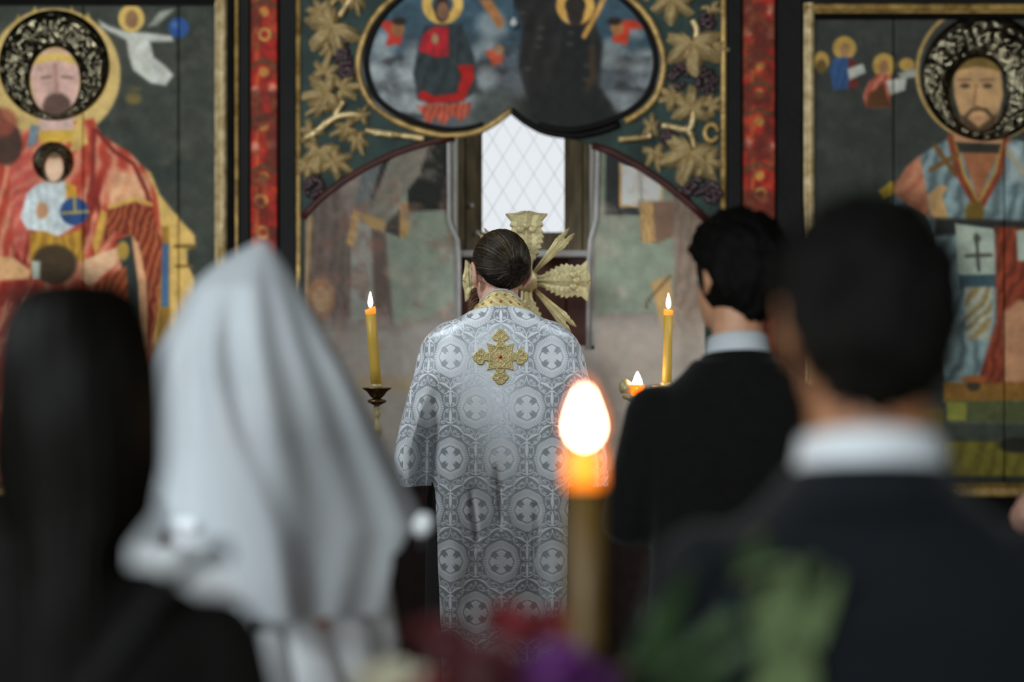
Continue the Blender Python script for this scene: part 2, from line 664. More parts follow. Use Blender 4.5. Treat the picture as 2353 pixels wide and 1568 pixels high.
# left side: robed figures, scroll and green ground
p.poly([(885, 300), (1060, 300), (1060, 700), (900, 760), (885, 600)], (112, 120, 106), 14)
p.poly([(940, 300), (1030, 300), (1030, 482), (935, 486)], (38, 39, 37), 6)
p.poly([(700, 440), (770, 420), (815, 540), (800, 760), (700, 770)], (86, 74, 68), 12, fold=(0.5, (112, 92, 84), 0.1, 26))
p.poly([(855, 520), (885, 540), (905, 755), (860, 760)], (88, 72, 66), 10)
p.poly([(806, 560), (825, 510), (852, 520), (860, 730), (808, 736)], (122, 122, 116), 8)
p.poly([(912, 340), (985, 330), (965, 400), (905, 480), (895, 520), (850, 500), (870, 440)], (112, 106, 94), 6, fold=(0.4, (88, 84, 74), 0.9, 30))
p.poly([(830, 400), (880, 360), (850, 470), (815, 480)], (84, 90, 90), 6)
p.poly([(880, 360), (905, 340), (870, 430), (850, 470)], (46, 42, 38), 6)
p.poly([(812, 480), (828, 490), (812, 568), (796, 560)], (166, 128, 72), 5)
p.poly([(828, 486), (880, 506), (900, 530), (860, 528), (836, 512)], (150, 116, 68), 6)
p.poly([(915, 470), (938, 462), (940, 540), (918, 548)], (156, 118, 64), 5)
p.poly([(888, 516), (918, 480), (918, 545), (884, 532)], (58, 54, 48), 6)
p.line([(712, 500), (704, 640), (698, 800)], 12, (150, 120, 80), 6)
p.ell(738, 680, 30, 42, (150, 116, 84), 12)
p.ring(738, 690, 26, 8, (140, 86, 54), 8, 0.8, 38)
p.poly([(820, 862), (960, 868), (960, 905), (820, 900)], (136, 108, 66), 12)
p.mottle(0.5, 40, 31, (120, 82, 70), 0.58, 0.75)
# right side: open book, bound book, brown robes
p.poly([(1364, 300), (1700, 300), (1700, 700), (1540, 720), (1364, 720)], (110, 118, 102), 14)
p.poly([(1392, 320), (1482, 320), (1482, 495), (1390, 495)], (44, 47, 46), 6)
p.poly([(1424, 376), (1526, 392), (1520, 470), (1430, 478)], (176, 172, 166), 5)
p.line([(1470, 380), (1474, 470)], 8, (138, 138, 136), 5)
p.line([(1424, 376), (1426, 476), (1460, 470)], 5, (172, 128, 70), 4)
p.line([(1524, 390), (1518, 466)], 5, (172, 124, 66), 4)
p.poly([(1468, 462), (1560, 462), (1556, 540), (1508, 560), (1474, 552)], (112, 82, 64), 5)
p.poly([(1468, 464), (1500, 466), (1506, 556), (1476, 560)], (166, 126, 72), 5, fold=(0.5, (126, 92, 54), 0, 9))
p.poly([(1545, 420), (1700, 400), (1700, 780), (1536, 780), (1550, 600)], (118, 98, 84), 12, fold=(0.5, (92, 72, 62), 0.1, 24))
p.poly([(1496, 650), (1540, 632), (1548, 740), (1520, 760)], (164, 122, 68), 8)
p.line([(1540, 634), (1490, 690), (1484, 708)], 6, (88, 66, 50), 5)
p.over(smooth01((p.Y - 720) / 60) * smooth01((p.X - 1364) / 20) * 0.55, (138, 108, 88))
p.mottle(0.4, 45, 41, (150, 128, 116), 0.55, 0.8)
p.mottle(0.12, 20, 51)
p.over(smooth01((p.Y - 700) / 80) * 0.45, (150, 144, 138))
grey_ = p.c.mean(2, keepdims=True)
p.c += (grey_ * np.array((1.0, 1.0, .96)) - p.c) * 0.25
hole = (p.X > NI[0]) & (p.X < NI[1]) & (p.Y > NI[2]) & (p.Y < NI[3])
wa = p.mesh('wall_altar', 2.35, M['fresco'], None, SW, 0.0, mask=~hole)
tag(wa, kind='structure')
# niche: jambs, lintel, sill and dark boarding at its back
NB = 0.30


def niche_box(x0, y0, x1, y1, d0, d1, name, m, parent=wa, s=SW):
    return slab(name, x0, y0, x1, y1, d0, d1, m, parent, s)


niche_box(NI[0] - 34, NI[2] - 30, NI[0] + 5, NI[3] + 20, 0.002, NB + 0.03, 'jamb', M['plaster'])
niche_box(NI[1] - 5, NI[2] - 30, NI[1] + 34, NI[3] + 20, 0.002, NB + 0.03, 'jamb', M['plaster'])
niche_box(NI[0] - 34, NI[2] - 60, NI[1] + 34, NI[2] + 5, 0.002, NB + 0.03, 'lintel', M['plaster'])
niche_box(NI[0] - 34, NI[3] - 5, NI[1] + 34, NI[3] + 40, 0.002, NB + 0.03, 'niche_floor', M['plaster'])
# boards at the back of the niche round the window opening, at s = 672
SB = F / (F / SW + 0.22)
wx0, wx1, wy0, wy1 = 1106, 1299, 170, 536
for i, (a, b) in enumerate(((1030, 1068), (1070, wx0 - 1))):
    slab('board', a, 120, b, wy1 + 50, 0, 0.03, M['niche_wood'], wa, SB, 0.002)
for i, (a, b) in enumerate(((wx1 + 1, 1338), (1340, 1380))):
    slab('board', a, 120, b, wy1 + 50, 0, 0.03, M['niche_wood'], wa, SB, 0.002)
slab('board', wx0 - 1, wy1, wx1 + 1, wy1 + 50, 0, 0.03, M['niche_wood'], wa, SB, 0.002)
slab('board', wx0 - 1, 120, wx1 + 1, wy0, 0, 0.03, M['niche_wood'], wa, SB, 0.002)
for a_, b_, c_, d_ in ((1020, 110, wx0, wy1 + 60), (wx1, 110, 1390, wy1 + 60), (1020, wy1, 1390, 860), (1020, 80, 1390, wy0)):
    slab('backing', a_, b_, c_, d_, 0.031, 0.05, M['niche_wood'], wa, SB)
slab('sill', 1050, 578, 1358, 593, -0.10, 0.03, M['plaster_edge'], wa, SB, 0.004)
for a, b in ((1040, 1130), (1132, 1226), (1228, 1300), (1302, 1376)):
    slab('wainscot_board', a, 594, b, 830, -0.02, 0.03, M['red_wood'], wa, SB, 0.003)
# rounded white plaster beads along the niche edges
for pts in ([(1030, 140), (1031, 300), (1032, 505), (1040, 528), (1052, 552), (1055, 600), (1055, 800)],
            [(1376, 140), (1374, 320), (1369, 505), (1362, 530), (1356, 552), (1352, 600), (1351, 800)]):
    Geo().tube([W(a, b, SW, -0.006) for a, b in pts], [0.0075] * len(pts), 10).build('plaster_bead', M['plaster_edge'], wa)
# leaded window
win = slab('window_1', wx0 - 4, wy0 - 4, wx1 + 4, wy0 + 2, 0.0, 0.035, M['niche_wood'], None, SB)
tag(win, kind='structure')
g = Geo()
for x0, y0, x1, y1 in ((wx0 - 4, wy0, wx0 + 2, wy1 + 2), (wx1 - 2, wy0, wx1 + 4, wy1 + 2), (wx0, wy1 - 2, wx1, wy1 + 4)):
    a, b = W(x0, y1, SB, -0.004), W(x1, y0, SB, 0.03)
    g.box(a, b)
g.build('window_frame', M['niche_wood'], win, False)
M['leading'] = mat('leading', (226, 230, 230), 0.6, 0.0)
M['sky_glass'] = emit_mat('sky_lit_glass', (236, 241, 246), 1.0)
M['sky_glass'].node_tree.nodes['Emission'].inputs['Strength'].default_value = 0.5
pw, ph = 47.4, 78.0
ox, oy = 1179.0, 360.0


def clip_poly(pts, x0, y0, x1, y1):
    for ax, lim, sg in ((0, x0, 1), (0, x1, -1), (1, y0, 1), (1, y1, -1)):
        out = []
        for i in range(len(pts)):
            a, b = pts[i], pts[(i + 1) % len(pts)]
            ina, inb = (a[ax] - lim) * sg >= 0, (b[ax] - lim) * sg >= 0
            if ina:
                out.append(a)
            if ina != inb:
                t = (lim - a[ax]) / (b[ax] - a[ax])
                out.append((a[0] + t * (b[0] - a[0]), a[1] + t * (b[1] - a[1])))
        pts = out
        if not pts:
            break
    return pts


for j in range(-6, 8):
    for i in range(-4, 5):
        cx, cy = ox + i * pw + (pw / 2 if j % 2 else 0), oy + j * ph / 2
        k = 0.985
        q = clip_poly([(cx, cy - ph / 2 * k), (cx + pw / 2 * k, cy), (cx, cy + ph / 2 * k), (cx - pw / 2 * k, cy)], wx0, wy0, wx1, wy1)
        if len(q) > 2 and max(a[0] for a in q) - min(a[0] for a in q) > 3 and max(a[1] for a in q) - min(a[1] for a in q) > 3:
            prism_obj('pane', q, 0.012, 0.016, M['sky_glass'], win, SB)
g = Geo()
for sgn in (1, -1):
    for k in range(-10, 11):
        x0 = ox + pw / 2 + k * pw
        a, b = (x0, oy), (x0 + sgn * 10 * pw, oy + 10 * ph)
        d = (b[0] - a[0], b[1] - a[1])
        ts = []
        t0, t1 = -1.0, 1.0
        for q0, dd, lo, hi in ((a[0], d[0], wx0, wx1), (a[1], d[1], wy0, wy1)):
            u, v = (lo - q0) / dd, (hi - q0) / dd
            t0, t1 = max(t0, min(u, v)), min(t1, max(u, v))
        if t1 > t0:
            g.tube([W(a[0] + d[0] * t, a[1] + d[1] * t, SB, 0.012) for t in (t0, t1)], 0.0008, 5)
o = g.build('lead_cames', M['leading'], win, True)
o['kind'] = 'stuff'
# window latch knobs
for a, b in ((1084, 473), (1097, 535)):
    Geo().ell(W(a, b, SB, -0.012), (0.008, 0.008, 0.009)).build('latch', M['plaster_edge'], win)

# ------------------------------------------------------------------ icon screen
ico = empty('iconostasis', (0, D, 0.0), 'carved and painted wooden icon screen with gilded vine leaves around an arched doorway', 'icon screen')
ZT, ZB = -520, 2184              # screen runs from above the frame to the raised floor
arch_l = [(696, 497), (712, 478), (740, 450), (790, 412), (850, 376), (910, 348), (960, 331), (1005, 319), (1045, 314), (1085, 305), (1120, 290), (1148, 270), (1172, 252)]
arch_r = [(1196, 270), (1226, 290), (1262, 304), (1300, 314), (1360, 330), (1410, 347), (1470, 380), (1530, 420), (1590, 470), (1622, 501)]
field = [(684, ZT), (1664, ZT), (1664, ZB), (1628, ZB)] + list(reversed(arch_r)) + list(reversed(arch_l)) + [(696, ZB), (684, ZB)]
prism_obj('arched_panel', field, 0.0, 0.045, M['teal'], ico)
# red moulding under the arch
for pts in (arch_l[:9], arch_r[4:]):
    g = Geo()
    g.tube([W(a, b + 5, 1000, -0.012) for a, b in pts], 0.0085, 10)
    g.build('arch_moulding', M['arch_red'], ico)
# side walls of the screen: black boards, gilt fillets, red painted strips
for x0, x1 in ((-1005, -72), (548, 576), (640, 682), (1668, 1706), (1782, 1846), (2440, 3358)):
    slab('black_board', x0, ZT, x1, ZB, -0.004, 0.04, M['black_frame'], ico, 1000, 0.004)
slab('black_board', 576, ZT, 640, ZB, 0.022, 0.04, M['black_frame'], ico)
slab('black_board', 1706, ZT, 1782, ZB, 0.022, 0.04, M['black_frame'], ico)
slab('black_board', -72, ZT, 548, -14, 0.004, 0.04, M['black_frame'], ico)
slab('black_board', 1846, ZT, 2440, 6, 0.004, 0.04, M['black_frame'], ico)
slab('lower_panel', -72, 1140, 548, ZB, 0.004, 0.04, M['black_frame'], ico)
slab('lower_panel', 1846, 1140, 2440, ZB, 0.004, 0.04, M['black_frame'], ico)
slab('gilt_ledge', -72, 1114, 548, 1140, -0.05, 0.04, M['gilt'], ico, 1000, 0.006)
slab('gilt_ledge', 1846, 1114, 2440, 1140, -0.05, 0.04, M['gilt'], ico, 1000, 0.006)


def fillet(name, x, y0, y1, w, m, dy=-0.004):
    n = 9
    ring = lambda y: [W(x, y, 1000, dy) + Vector((w / 2 * math.cos(PI * k / (n - 1)), -w * 0.42 * math.sin(PI * k / (n - 1)), 0)) for k in range(n)]
    g = Geo()
    g.loft([ring(y0), ring((y0 + y1) / 2), ring(y1)])
    return link(name, fix_normals(g.mesh(name)), m, ico)


fillet('gilt_fillet', 686, ZT, ZB, 0.011, M['gilt'])
fillet('gilt_fillet', 1662, ZT, 800, 0.013, M['gilt'])
fillet('gilt_fillet', 544, ZT, ZB, 0.009, M['gilt'])


def red_strip(x0, x1, seed, dim):
    q = Paint(x0, -60, x1, 1500, 3, (150, 36, 28))
    cx = (x0 + x1) / 2
    q.mottle(0.9, 34, seed, (182, 58, 36)).mottle(0.7, 26, seed + 1, (100, 34, 26), 0.5, 0.65)
    r = random.Random(seed)
    y = -40
    while y < 1500:
        k = r.randint(0, 3)
        if k == 0:
            q.ring(cx + r.uniform(-8, 8), y, 12, 7, (178, 138, 72), 5)
        elif k == 1:
            q.ell(x0 + 10, y, 9, 12, (206, 140, 120), 8, 0.8).ell(x1 - 10, y + r.uniform(-10, 10), 9, 11, (206, 140, 120), 8, 0.8)
        elif k == 2:
            q.ell(cx, y, 15, 12, (198, 128, 104), 8, 0.7).ell(cx, y + 34, 10, 26, (66, 38, 28), 8, 0.8)
        else:
            q.line([(x0 + 4, y), (cx, y - 14), (x1 - 4, y)], 9, (74, 58, 36), 6).ell(cx, y + 14, 12, 12, (190, 140, 66), 6, 0.8)
        q.line([(cx - 14, y + 20), (cx - 17, y + 58)], 7, (188, 96, 44), 6, 0.7)
        y += r.uniform(52, 74)
    q.mottle(0.75, 46, seed + 7, (84, 40, 30), 0.45, 0.62).mottle(0.5, 22, seed + 9, (120, 72, 44), 0.55, 0.7).mottle(0.25, 14, seed + 5)
    return q.mesh('red_painted_strip', dim, M['painting'], ico, 1000, -0.012, thick=0.03)


red_strip(578, 637, 3, 1.25)
red_strip(1708, 1779, 8, 1.25)

# medallion with its painting
med_l = [(900, 0), (862, 40), (838, 85), (824, 140), (830, 190), (850, 234), (890, 268), (950, 296), (1010, 311), (1050, 312), (1098, 303), (1140, 281), (1174, 254)]
med = [(1174, -96), (1060, -82), (965, -48)] + med_l
med = med + [(2348 - a, b) for a, b in reversed(med[1:-1])]
q = Paint(815, -100, 1535, 320, 4, (62, 84, 96))
q.mottle(0.25, 60, 2)
q.over(smooth01((q.Y - 70) / 120) * 0.85, (92, 92, 94))
q.mottle(0.0, 50, 1)
cl = vnoise(q.X, q.Y * 1.6, 90, 77) * smooth01((q.Y - 30) / 110)
q.over(smooth01((cl - 0.42) / 0.3) * 0.8, (150, 154, 156))
q.over(smooth01((vnoise(q.X, q.Y * 2, 60, 78) - 0.52) / 0.2) * 0.8 * smooth01((q.Y - 60) / 60), (52, 50, 50))
for cx, cy, rx, ry in ((880, 100, 26, 30), (952, 130, 20, 30), (945, 180, 26, 22), (870, 165, 20, 20), (1118, 110, 22, 18), (1060, 130, 34, 26), (1118, 180, 26, 26), (880, 225, 16, 14), (950, 235, 26, 18), (1075, 232, 20, 16), (1130, 60, 34, 34)):
    q.ell(cx, cy, rx, ry, (172, 178, 178), 24, 0.7)
for cx, cy, rx, ry in ((1405, 110, 28, 20), (1400, 140, 26, 18), (1470, 155, 40, 12), (1455, 75, 24, 16), (1430, 225, 36, 14), (1425, 252, 26, 8), (1480, 125, 34, 10)):
    q.ell(cx, cy, rx, ry, (160, 164, 162), 18, 0.65)
# cherub heads with red wings
q.poly([(868, 50), (905, 48), (910, 70), (926, 78), (922, 102), (886, 106), (894, 80)], (186, 56, 42), 6)
q.ell(914, 66, 15, 19, (150, 100, 62), 5).ell(918, 50, 16, 9, (46, 34, 28), 5)
q.poly([(1432, 48), (1460, 46), (1480, 66), (1448, 68), (1440, 104), (1406, 96), (1412, 70)], (190, 62, 40), 6)
q.ell(1418, 64, 15, 17, (164, 112, 66), 5).ell(1412, 50, 16, 9, (46, 34, 28), 5)
q.poly([(1115, 120), (1135, 112), (1160, 130), (1150, 148), (1132, 152)], (176, 78, 54), 8).ell(1146, 114, 12, 12, (150, 116, 86), 6)
# seated figure in red and dark green
q.ring(1017, 10, 36, 22, (222, 176, 92), 5)
q.ell(1016, 22, 18, 30, (58, 42, 34), 4).ell(1018, 26, 14, 20, (128, 92, 70), 4)
q.poly([(975, 60), (1060, 55), (1090, 130), (1096, 210), (1050, 240), (960, 230), (950, 170), (962, 100)], (52, 60, 62), 8, fold=(0.6, (38, 42, 44), 0.2, 30))
q.poly([(1000, 62), (1030, 62), (1032, 130), (1000, 132), (962, 118), (972, 80)], (178, 34, 42), 6, fold=(0.4, (128, 42, 56), 0.3, 26))
q.ell(1000, 90, 8, 12, (172, 138, 96), 5)
q.poly([(1052, 150), (1088, 150), (1090, 180), (1066, 232), (985, 240), (958, 222), (970, 208), (1000, 222), (1050, 214), (1060, 180)], (172, 32, 28), 6)
q.poly([(958, 244), (1084, 236), (1080, 262), (1060, 280), (1040, 264), (1020, 288), (1000, 270), (984, 292), (970, 262)], (168, 62, 46), 7, fold=(0.6, (206, 132, 96), 0.2, 16))
q.poly([(1100, 0), (1130, 0), (1160, 50), (1148, 70), (1128, 40)], (172, 116, 70), 8)
# second figure, painted almost black, with gilt halo and staff
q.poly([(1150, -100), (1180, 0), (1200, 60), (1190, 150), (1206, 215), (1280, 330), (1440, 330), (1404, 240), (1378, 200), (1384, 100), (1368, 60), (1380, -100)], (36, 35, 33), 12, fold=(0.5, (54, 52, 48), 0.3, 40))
q.ring(1322, 14, 34, 20, (220, 168, 86), 5).ell(1322, 24, 20, 40, (48, 40, 36), 5)
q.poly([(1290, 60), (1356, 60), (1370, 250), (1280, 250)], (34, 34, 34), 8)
q.line([(1395, -20), (1372, 30), (1342, 84)], 11, (206, 152, 78), 5)
q.line([(1360, 110), (1362, 180), (1348, 206)], 16, (74, 58, 40), 8, 0.7)
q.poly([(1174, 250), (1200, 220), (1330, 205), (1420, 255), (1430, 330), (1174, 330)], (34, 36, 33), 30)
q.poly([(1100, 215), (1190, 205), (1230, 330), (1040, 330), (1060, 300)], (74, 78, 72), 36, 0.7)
for cx, cy in ((1236, 108), (1240, 88), (1312, 76), (1310, 102), (1348, 152), (1346, 184), (1212, 158), (1200, 30), (1245, 65), (1296, 46)):
    q.ell(cx, cy, 6, 3, (120, 116, 104), 7, 0.4)  # varnish glints painted in as pale specks
q.mottle(0.2, 18, 60)
ins = np.zeros_like(q.X, bool)
for i in range(len(med)):
    a, b = med[i], med[(i + 1) % len(med)]
    if a[1] != b[1]:
        cond = (q.Y < a[1]) != (q.Y < b[1])
        ins ^= cond & (q.X < (b[0] - a[0]) * (q.Y - a[1]) / (b[1] - a[1]) + a[0])
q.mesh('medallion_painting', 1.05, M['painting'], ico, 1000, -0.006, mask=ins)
prism_obj('medallion_board', med, -0.005, -0.0005, M['black_frame'], ico)


def spline(pts, n=6):
    out = []
    P = [Vector((a, b, 0)) for a, b in pts]
    for i in range(len(P) - 1):
        p0, p1, p2, p3 = P[max(i - 1, 0)], P[i], P[i + 1], P[min(i + 2, len(P) - 1)]
        for k in range(n):
            t = k / n
            out.append(0.5 * ((2 * p1) + (p2 - p0) * t + (2 * p0 - 5 * p1 + 4 * p2 - p3) * t * t + (3 * p1 - p0 - 3 * p2 + p3) * t ** 3))
    out.append(P[-1])
    return [(v.x, v.y) for v in out]


rim_l = spline([(1174, -96), (1060, -82), (965, -48)] + med_l, 5)
rim_r = [(2348 - a, b) for a, b in rim_l]
for rim in (rim_l, rim_r):
    k = len(rim)
    if rim is rim_l:
        Geo().tube([W(a, b, 1000, -0.012) for a, b in rim], 0.0075, 10).build('medallion_rim', M['gilt'], ico)
    else:
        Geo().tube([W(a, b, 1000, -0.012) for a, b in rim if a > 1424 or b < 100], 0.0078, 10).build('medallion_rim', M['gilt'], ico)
        Geo().tube([W(a, b, 1000, -0.010) for a, b in rim if a <= 1432 and b > 100], 0.0078, 10).build('dark_rim', M['black_frame'], ico)  # lower right of the rim in black instead of gilt
    g = Geo().tube([W(a + (1174 - a) * 0.05, b + (60 - b) * 0.05, 1000, -0.01) for a, b in rim[:-9]], 0.0075, 8)
    g.build('medallion_inner_band', M['black_frame'], ico)


# carved vine leaves
def leaf_mesh(seed, holes=True):
    r = random.Random(seed)
    n, m = 72, 12
    vs, fs = [(0, -0.16, 0)], []
    ph = r.uniform(-0.1, 0.1)
    for i in range(1, m + 1):
        t = i / m
        for k in range(n):
            a = 2 * PI * k / n            # a = 0 is the tip direction (-z), PI is the stem
            d = abs((a + PI) % (2 * PI) - PI)
            lobes = max(math.exp(-((d - c) / w) ** 2) * h for c, w, h in ((0, 0.46, 1.0), (1.0, 0.44, 0.94), (1.95, 0.46, 0.84)))
            rr = 0.36 + 0.62 * lobes + 0.045 * math.sin(a * 17 + ph * 9)
            if d > 2.75:
                rr *= 0.25 + 0.75 * (PI - d) / (PI - 2.75)
            rr *= t
            vein = min(abs(d - c) for c in (0, 1.0, 1.95))
            bulge = -0.16 * (1 - t ** 2.5) - 0.10 * lobes * math.sin(PI * min(1, t * 1.02)) + 0.13 * math.exp(-(vein / 0.10) ** 2) * t * (1.1 - t) * 2
            bulge += 0.05 * math.sin(d * 12 + 2 * ph) * t * (1 - t) * 3
            vs.append((rr * math.sin(a), bulge if i < m else 0.02, -rr * math.cos(a)))
    for k in range(n):
        fs.append((0, 1 + k, 1 + (k + 1) % n))
        for i in range(m - 1):
            a, b = 1 + i * n + k, 1 + i * n + (k + 1) % n
            fs.append((a, a + n, b + n, b))
    return fix_normals(me_from(vs, fs, 'vine_leaf'))


leafs = [leaf_mesh(s) for s in (1, 2, 3)]
for me in leafs:
    me.materials.append(M['gilt_leaf'])
    me.polygons.foreach_set('use_smooth', np.ones(len(me.polygons), dtype=bool))


def put_leaf(px, py, r, ang, sx=1.0, k=0):
    """ang: 0 tip down, 90 tip to the right (photo), counted in degrees"""
    o = bpy.data.objects.new('vine_leaf', leafs[k % 3])
    C.objects.link(o)
    w = W(px, py, 1000, -0.004)
    o.location = w
    o.rotation_euler = (random.uniform(-0.15, 0.15), math.radians(-ang), random.uniform(-0.15, 0.15))
    o.scale = (r / 1000 * sx, r / 1000 * 1.9, r / 1000)
    attach(o, ico)
    return o


for i, a in enumerate(((768, 62, 78, -48, 1.0), (738, 28, 42, -100, .9), (818, -4, 44, 10, .6), (786, -18, 40, -40, .8), (760, 112, 36, -10, .8),
                       (748, 166, 38, 170, 1.0), (752, 214, 62, -80, .9), (790, 204, 48, 100, .8), (738, 244, 44, -60, .6), (800, 296, 48, -70, .6),
                       (832, 270, 34, 160, .6), (716, 300, 40, -40, .8), (736, 350, 56, -10, .9), (770, 372, 52, 60, .8), (822, 322, 40, 20, .7), (708, 380, 40, 0, .9),
                       (1545, 2, 58, -6, 1.1), (1592, 104, 76, 2, 1.05), (1588, 252, 60, 178, .9), (1544, 226, 42, -130, .8), (1632, 244, 38, 130, .8),
                       (1496, 296, 40, 176, .6), (1504, 352, 46, 14, .7), (1584, 352, 80, -14, 1.0), (1622, 372, 52, 24, .9), (1634, 20, 30, 20, .9),
                       (1470, -30, 40, 30, .8), (1644, 110, 34, 80, .7))):
    put_leaf(*a[:4], a[4], i)
# stems and tendrils
for pts in ([(1590, 48), (1600, 70), (1596, 92)], [(1592, 250), (1590, 280), (1578, 300), (1540, 292), (1520, 290)], [(1570, 294), (1588, 312), (1594, 345)],
            [(1420, 322), (1470, 318), (1496, 312)], [(860, 306), (920, 312), (975, 320)], [(840, 300), (860, 304), (905, 312)], [(735, 300), (772, 270), (815, 264), (838, 268)],
            [(780, 40), (800, 8), (824, -20)], [(790, 234), (776, 256), (770, 272)], [(700, 320), (730, 302), (750, 282)]):
    Geo().tube([W(a, b, 1000, -0.012) for a, b in spline(pts, 5)], 0.0075, 8).build('vine_stem', M['gilt_leaf'], ico)
Geo().tube([W(1634 + 15 * math.cos(t), 306 + 19 * math.sin(t), 1000, -0.01) for t in np.linspace(0.4, 6.2, 22)], 0.006, 8).build('tendril', M['gilt'], ico)
for i, (cx, cy, sx, sy) in enumerate(((1560, 172, 26, 32), (1622, 186, 26, 30), (1606, 438, 44, 26), (1640, 446, 20, 26), (776, 108, 26, 28), (798, 168, 22, 24), (722, 428, 22, 26), (790, 130, 20, 22), (1626, 44, 16, 20), (1540, 316, 20, 18))):
    g = Geo()
    r = random.Random(i)
    for k in range(26):
        a, d = r.uniform(0, 2 * PI), math.sqrt(r.random())
        g.ell(W(cx + sx * d * math.cos(a), cy + sy * d * math.sin(a), 1000, -0.006 - 0.012 * (1 - d)), (0.0075,) * 3, 8, 6)
    g.build('grape_cluster', M['grape'], ico)

# ------------------------------------------------------------------ left icon: enthroned crowned saint with child
icl = empty('icon', (W(215, 1114).x, D, W(0, 1114).z), 'large painted icon of an enthroned crowned figure in a salmon robe holding a small child', 'icon')
q = Paint(-70, -12, 496, 1114, 3.5, (64, 66, 58))
q.mottle(0.7, 120, 5, (52, 55, 48)).mottle(0.6, 70, 6, (82, 80, 70), 0.5, 0.75).mottle(0.5, 50, 7, (44, 52, 46), 0.48, 0.68)
# angel with blue globe
q.poly([(226, 46), (250, 60), (290, 72), (330, 74), (395, 82), (398, 94), (345, 96), (352, 130), (378, 150), (398, 172), (380, 196), (345, 190), (305, 160), (296, 130), (290, 92), (232, 62)], (196, 196, 186), 8, fold=(0.35, (164, 158, 142), 0.5, 40))
q.poly([(340, 60), (366, 26), (400, 20), (360, 58)], (152, 152, 140), 8)
q.ell(301, 42, 30, 32, (212, 176, 98), 5).ell(302, 44, 15, 21, (150, 112, 76), 5)
q.ell(410, 63, 24, 24, (48, 80, 138), 6).ell(402, 56, 8, 8, (78, 108, 160), 8)
q.ell(306, 226, 18, 14, (132, 112, 56), 10, 0.7).ell(310, 204, 14, 6, (120, 106, 60), 8, 0.6)
# gilt halo and crown points
q.ell(124, 170, 152, 152, (204, 172, 108), 6)
for a in ((40, 40), (78, 20), (162, 20), (200, 34)):
    q.poly([(a[0] - 14, a[1] + 30), (a[0] + 2, a[1] - 6), (a[0] + 14, a[1] + 30)], (206, 170, 92), 6)
# throne
q.poly([(330, 385), (346, 396), (366, 446), (404, 494), (446, 540), (448, 566), (430, 574), (430, 606), (446, 640), (440, 900), (350, 900), (352, 560)], (216, 176, 100), 7)
q.poly([(368, 520), (388, 520), (392, 900), (360, 900)], (152, 112, 42), 8)
q.line([(402, 566), (446, 566)], 7, (108, 76, 30), 6).line([(404, 612), (440, 612)], 6, (120, 84, 34), 6)
q.poly([(371, 560), (387, 560), (387, 706), (371, 706)], (66, 100, 136), 5)
# salmon robe
q.poly([(215, 272), (232, 310), (300, 352), (336, 392), (360, 450), (372, 540), (366, 660), (352, 800), (310, 1120), (-80, 1120), (-80, 380), (0, 352), (40, 300)], (178, 66, 48), 7, fold=(0.8, (224, 156, 122), 0.35, 46))
q.poly([(215, 272), (232, 310), (300, 352), (336, 392), (360, 450), (372, 540), (366, 660), (352, 800), (310, 1120), (-80, 1120), (-80, 380), (0, 352), (40, 300)], (104, 26, 18), 7, a=0.0)
fd = vnoise(q.X * 1.6 + q.Y * .4, q.Y * .45, 60, 91)
q.over(smooth01((fd - .56) / .1) * .75 * ((q.X < 372) & (q.Y > 350 + .0 * q.X)) * smooth01((q.Y - 380) / 60) * smooth01((366 - q.X) / 20), (116, 30, 22))
q.poly([(262, 388), (330, 398), (348, 452), (312, 468), (250, 480), (246, 440)], (226, 170, 128), 16, fold=(0.4, (206, 120, 90), 0.5, 30))
q.poly([(20, 380), (70, 340), (90, 420), (60, 540), (50, 600), (30, 560)], (190, 84, 72), 10, fold=(0.6, (214, 132, 108), 1.0, 34))
q.line([(222, 300), (262, 348), (306, 376), (336, 440), (352, 510)], 9, (122, 40, 30), 6)
q.line([(214, 300), (212, 420), (236, 520), (216, 590)], 12, (132, 44, 34), 7)
q.poly([(250, 478), (310, 462), (350, 486), (372, 560), (364, 700), (346, 800), (322, 800), (326, 640), (300, 545), (262, 530), (234, 570), (240, 520)], (118, 42, 26), 7, fold=(0.7, (190, 116, 66), 0.25, 18))
q.line([(252, 476), (312, 456), (346, 470)], 9, (208, 168, 82), 6)
q.poly([(302, 540), (318, 560), (336, 650), (344, 800), (324, 802), (316, 660)], (214, 160, 118), 6)
q.poly([(268, 552), (300, 540), (318, 660), (326, 800), (306, 800), (288, 660)], (44, 54, 50), 6)
q.poly([(215, 650), (290, 612), (298, 700), (320, 800), (300, 900), (230, 760)], (128, 52, 30), 8, fold=(0.7, (196, 112, 62), 0.4, 20))
q.poly([(232, 480), (246, 490), (236, 540), (220, 590), (212, 560)], (202, 156, 70), 6)
# arm and hands
q.poly([(186, 600), (240, 578), (276, 566), (284, 580), (262, 612), (204, 656), (186, 640)], (224, 176, 136), 6)
q.ell(282, 576, 14, 22, (176, 140, 62), 6)
q.poly([(-70, 584), (30, 592), (70, 622), (64, 640), (-70, 650)], (218, 166, 116), 8)
